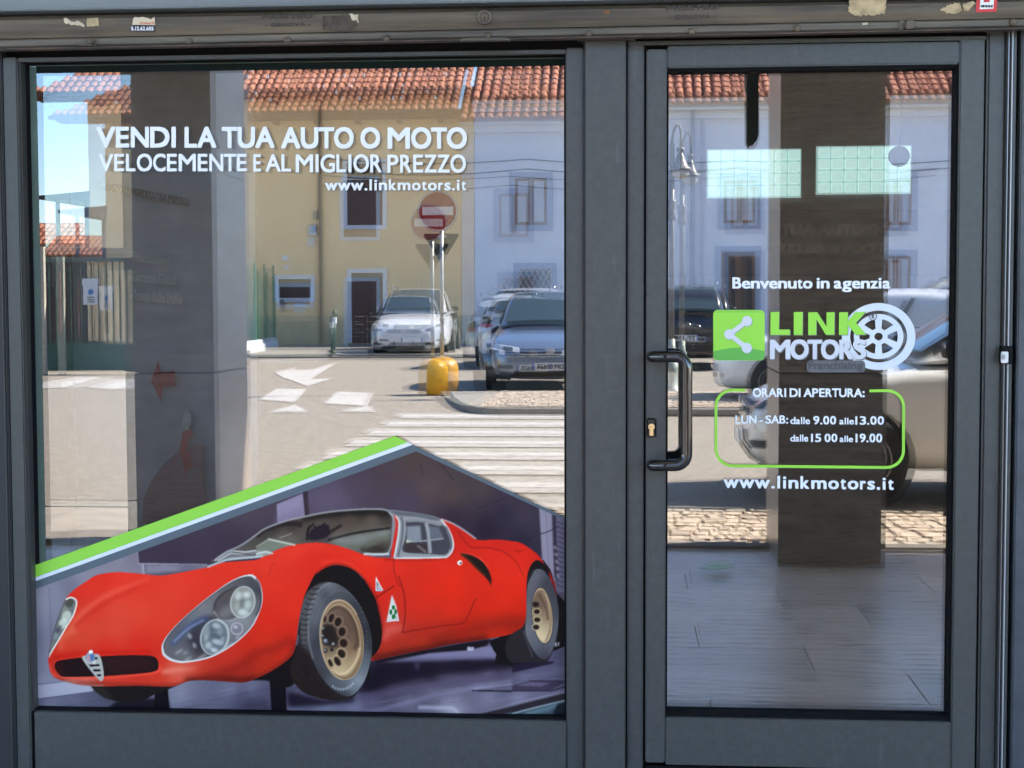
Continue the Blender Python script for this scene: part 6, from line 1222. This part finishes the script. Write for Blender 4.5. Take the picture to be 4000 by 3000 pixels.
def car(label, loc, rz, col, L=4.2, W=1.8, H=1.5, hood=.92, belt=.98, nose=.60, rough=.25, metal=.3, plate=None, mpv=0, steel=False, rails=False, badge=None, name='parked_car', rear_tall=False, fo=.86):
    r = empty(name, loc, rz); tag(r, label, 'car', 'parked cars')
    PA = mat('car_paint_' + '_'.join('%d' % (c * 1000) for c in col), col, rough, metal, coat=.8); hw = W / 2; h2 = L / 2
    zb = .20
    st = [(h2, .62, nose - .06, .30), (h2 - .05, .78, nose, .24), (h2 - .16, .90, nose + .08, zb), (h2 - .38, .965, nose + .18, zb), (h2 - .75, .99, hood - .05, zb), (h2 - 1.05, 1.0, hood, zb), (.20 * L, 1.0, belt - .01, zb), (0, 1.0, belt, zb), (-.25 * L, 1.0, belt + .02, zb), (-h2 + .45, .99, belt + .03, zb), (-h2 + .16, .95, belt, zb + .03), (-h2 + .04, .86, belt - .12, .28), (-h2, .74, .66, .34)]
    mb = MB(); rings = []
    for y, w_, zt, z0 in st:
        w = w_ * hw; hh = zt - z0
        half = [(w * .72, z0), (w * .95, z0 + .05), (w, z0 + .30 * hh), (w * 1.0, z0 + .62 * hh), (w * .965, z0 + .86 * hh), (w * .90, z0 + .955 * hh), (w * .62, zt + .004), (w * .25, zt + .02)]
        rings.append([(x, y, z) for x, z in half] + [(-x, y, z) for x, z in half[::-1]])
    n = len(rings[0]); vs = [v for R in rings for v in R]; fs = []
    for i in range(len(rings) - 1):
        for k in range(n): fs.append((i * n + k, i * n + (k + 1) % n, (i + 1) * n + (k + 1) % n, (i + 1) * n + k))
    fs += [tuple(range(n)), tuple(range((len(rings) - 1) * n, len(rings) * n))[::-1]]
    bo = mb.add(vs, fs).build('body', PA, r); md = bo.modifiers.new('s', 'SUBSURF'); md.levels = md.render_levels = 2; bo.data.polygons.foreach_set('use_smooth', [True] * len(bo.data.polygons))
    bpy.context.view_layer.update(); bv = BVHTree.FromObject(bo, bpy.context.evaluated_depsgraph_get())
    for s in (1, -1):
        conform('headlight', bv, [(s * .48 * hw, nose - .03), (s * .92 * hw, nose + .0), (s * .93 * hw, nose + .10), (s * .50 * hw, nose + .045)], LAMP, r, 1, .010)
        conform('lamp_lens', bv, [(s * .60 * hw, nose - .012), (s * .76 * hw, nose - .004), (s * .76 * hw, nose + .06), (s * .60 * hw, nose + .045)], TRIM, r, 1, .013, 5, 3)
        conform('fog_lamp', bv, [(s * .60 * hw, .36), (s * .84 * hw, .37), (s * .84 * hw, .425), (s * .60 * hw, .415)], TRIM, r, 1, .008, 5, 2)
        conform('tail_light', bv, [(s * .60 * hw, belt - .20), (s * .93 * hw, belt - .22), (s * .93 * hw, belt - .06), (s * .62 * hw, belt - .08)], TAIL, r, -1, .012, 6, 3)
    conform('grille', bv, [(-.47 * hw, nose - .055), (.47 * hw, nose - .055), (.47 * hw, nose + .035), (-.47 * hw, nose + .035)], TRIM, r, 1, .008)
    for z in (nose - .058, nose - .012, nose + .034): conform('grille_bar', bv, [(-.48 * hw, z - .006), (.48 * hw, z - .006), (.48 * hw, z + .006), (-.48 * hw, z + .006)], CHR, r, 1, .014, 10, 1)
    conform('lower_intake', bv, [(-.62 * hw, .265), (.62 * hw, .265), (.56 * hw, .345), (-.56 * hw, .345)], TRIM, r, 1, .008)
    conform('bumper_strip', bv, [(-.80 * hw, .238), (.80 * hw, .238), (.80 * hw, .256), (-.80 * hw, .256)], CHR, r, 1, .010, 10, 1)
    conform('rear_bumper', bv, [(-.86 * hw, .36), (.86 * hw, .36), (.86 * hw, .50), (-.86 * hw, .50)], TRIM, r, -1, .008)
    yc = .215 * L + mpv * .12; yrf = .045 * L + mpv * .10; yrr = -.33 * L; yrb = -h2 + (.16 if rear_tall else .22); wb, wt = hw * .90, hw * .70
    sec = [(yc + .05, wb * .96, wb * .80, belt - .03), (yc, wb * .97, wb * .82, belt + .02), ((yc + yrf) / 2, wb, wb * .80, (belt + H) / 2 + .02), (yrf, wb, wt, H - .035), ((yrf + yrr) / 2, wb, wt, H), (yrr, wb * .98, wt, H - .05), ((yrr + yrb) / 2, wb * .96, wt * 1.0, H - (.16 if rear_tall else .22)), (yrb, wb * .93, wb * .8, belt + .02)]
    vs = []; fs = []
    for y, a, b, zt in sec:
        zt = max(zt, belt - .02); half = [(a, belt - .04), (a * .98, belt), (b * 1.06 if zt > belt + .1 else b, belt + (zt - belt) * .78), (b * .93, zt - .01), (b * .5, zt + .012)]
        vs += [(x, y, z) for x, z in half] + [(-x, y, z) for x, z in half[::-1]]
    n = 10
    for i in range(len(sec) - 1):
        for k in range(n): fs.append((i * n + k, i * n + (k + 1) % n, (i + 1) * n + (k + 1) % n, (i + 1) * n + k))
    fs += [tuple(range(n)), tuple(range((len(sec) - 1) * n, len(sec) * n))[::-1]]
    cb = MB().add(vs, fs).build('cabin', PA, r); md = cb.modifiers.new('s', 'SUBSURF'); md.levels = md.render_levels = 2; cb.data.polygons.foreach_set('use_smooth', [True] * len(cb.data.polygons))
    quadpanel('windscreen', [(wb * .86, yc + .02, belt + .03), (-wb * .86, yc + .02, belt + .03), (-wt * .86, yrf + .02, H - .085), (wt * .86, yrf + .02, H - .085)], CARG, r, bulge=.03, off=.035)
    quadpanel('rear_window', [(-wb * .80, yrb - .005, belt + .08), (wb * .80, yrb - .005, belt + .08), (wt * .84, yrr - .07, H - .10), (-wt * .84, yrr - .07, H - .10)], CARG, r, bulge=.02, off=.03)
    for s in (1, -1):
        a = [(s * wb * .995, yc - .16, belt + .025), (s * wb * .985, yrb + .30, belt + .03), (s * wt * 1.05, yrr + .05, H - .13), (s * wt * 1.05, yrf - .10, H - .12)]
        if s < 0: a = [a[1], a[0], a[3], a[2]]
        quadpanel('side_window', a, CARG, r, off=.018 if s > 0 else .018)
        q = [((a[0][i] + a[1][i]) / 2) for i in range(3)]; t = [((a[2][i] + a[3][i]) / 2) for i in range(3)]
        MB().prism([(q[0] + s * .03, q[1] - .035, q[2]), (q[0] + s * .03, q[1] + .035, q[2]), (t[0] + s * .03, t[1] + .03, t[2]), (t[0] + s * .03, t[1] - .03, t[2])], (s * .006, 0, 0)).build('door_pillar', TRIM, r)
        m_ = MB().lathe([(0, -.08), (.055, -.06), (.075, 0), (.06, .06), (0, .08)], (0, 0, 0), 12, 'y').build('door_mirror', TRIM, r, smooth=True); m_.location = (s * (hw + .06), yc - .10, belt + .08); m_.scale = (1.2, .7, .8)
        MB().box(s * (hw - .012), s * (hw + .006), -.05 * L, .0 * L, .80, .83).build('door_handle', PA, r, bevel=.006)
        for yl in (.16 * L, -.05 * L, -.27 * L): MB().box(s * hw * .9, s * (hw + .0035), yl, yl + .008, .28, belt - .05).build('door_gap', TRIM, r)
        for yw in (h2 - fo, -h2 + .78):
            MB().lathe([(0, -.24), (.34, -.24), (.355, .0), (0, .0)], (0, 0, 0), 26, 'x').build('wheel_arch', TRIM, r).location = (s * (hw + .001) + (0 if s > 0 else .24), yw, .31)
            wheel(r, s * (hw - .045), yw, .315, s, steel)
        if rails: MB().tube([(s * wt * .95, yrf - .15, H - .015), (s * wt * .98, yrf - .35, H + .045), (s * wt * .98, yrr + .15, H + .035), (s * wt * .95, yrr - .02, H - .03)], .016, 8).build('roof_rail', CHR, r, smooth=True)
    for sgn, y, z in ((1, h2 + .025, .40), (-1, -h2 - .025, .62)):
        p = empty('number_plate', (0, y, z), 0 if sgn < 0 else math.pi); p.parent = r
        MB().box(-.26, .26, -.006, .006, -.055, .055).build('plate_sheet', PLW, p, bevel=.003)
        for s in (1, -1): MB().box(s * .222, s * .257, -.0075, -.0062, -.052, .052).build('blue_band', PLB, p)
        if not plate: continue
        tm = text_mb(plate, lambda a, b, k: (-.2 + a, -.0068 - k * .00004, -.036 + b), .4, .072, .006); me = bpy.data.meshes.new('registration'); me.from_pydata(tm.v, [], tm.f); me.materials.append(TRIM); link('registration', me, p)
    MB().lathe([(0, .012), (.06, .012), (.066, 0)], (0, h2 + .004, nose - .01), 20, 'y').build('front_badge', CHR, r)
    if badge:
        bp = empty('rear_badge', (0, -h2 - .01, .86)); bp.parent = r; o = MB().lathe([(0, -.01), (.06, -.01), (.065, 0)], (0, 0, 0), 24, 'y').build('oval', CHR, bp); o.scale = (1.9, 1, 1)
        o = MB().lathe([(0, -.0125), (.052, -.0125), (.052, -.0105)], (0, 0, 0), 24, 'y').build('oval_field', TRIM, bp); o.scale = (1.9, 1, 1)
        tm = text_mb(badge, lambda a, b, k: (-.075 + a, -.0135 - k * .00004, -.028 + b), .15, .056, .004); me = bpy.data.meshes.new('badge_letters'); me.from_pydata(tm.v, [], tm.f); me.materials.append(CHR); link('badge_letters', me, bp)
    for s in (.35, -.35): MB().box(s - .24, s + .24, -.02 * L, .06 + -.02 * L, .55, belt + .28).box(s - .10, s + .10, -.02 * L + .005, .05 - .02 * L, belt + .30, belt + .44).build('front_seat', SEAT, r, bevel=.04)
    MB().tube([(0, -h2 + 1.0, H - .02), (0, -h2 + .8, H + .2)], .006, 6).build('aerial', TRIM, r)
    return r
def at_car(px, py, L, facing):
    p = RG(px, py); return (p.x, p.y - facing * L / 2 * 0 - (L / 2 if facing else 0), 0)
# white MPV facing the shop
p = RG(1585, 1393); car('white people carrier facing the shop, parked before the yellow house', (p.x, p.y - 2.2, .0), math.radians(-4), (.66, .67, .70), L=4.5, W=1.86, H=1.64, hood=1.02, belt=1.06, nose=.72, mpv=2.2, rails=True, metal=.1)
p = RG(2118, 1540); car('blue grey hatchback facing the shop beside the sign pole', (p.x, p.y - 2.15, 0), math.radians(-3), (.20, .25, .34), L=4.3, W=1.79, H=1.5, hood=.93, belt=.97, nose=.63, plate='DM 056ZR', metal=.6)
p = RG(1985, 1440); car('silver estate seen from behind, between the people carrier and the hatchback', (p.x + .35, p.y - 2.2, 0), math.pi + .06, (.62, .63, .66), L=4.4, W=1.8, H=1.6, belt=1.02, hood=.98, nose=.66, rails=True, rear_tall=True)
p = RG(2692, 1446); car('dark grey off-roader seen from behind, in the door reflection', (p.x, p.y - 2.2, 0), math.pi + .04, (.045, .042, .042), L=4.4, W=1.84, H=1.66, belt=1.06, hood=1.02, nose=.7, plate='EF 118', rails=True, rear_tall=True, badge='KIA', metal=.5)
p = RG(3365, 1986); car('white small car parked at the near kerb, its front wheel in the door reflection', (p.x + 1.33, p.y - .90, 0), math.pi / 2, (.72, .71, .68), L=4.1, W=1.74, H=1.48, hood=.93, belt=.96, nose=.64, steel=True, metal=0, fo=.72)
p = RG(3640, 1500); car('white off-roader parked across the road, upper right of the door', (p.x + .6, p.y - .9, 0), math.pi / 2 + .08, (.68, .68, .66), L=4.5, W=1.85, H=1.75, hood=1.05, belt=1.1, nose=.75, rails=True, metal=0)
p = RG(3720, 1640); car('black saloon parked between the two white cars at right', (p.x + .9, p.y - .9, 0), math.pi / 2 - .04, (.012, .012, .014), L=4.4, W=1.8, H=1.42, hood=.9, belt=.94, nose=.62)
p = RG(2960, 1600); car('white compact nosing out from behind the door pillar reflection', (p.x + 1.5, p.y - .9, 0), math.pi / 2 + .25, (.70, .72, .76), L=3.9, W=1.7, H=1.5, hood=.95, belt=.98, nose=.68, metal=0)
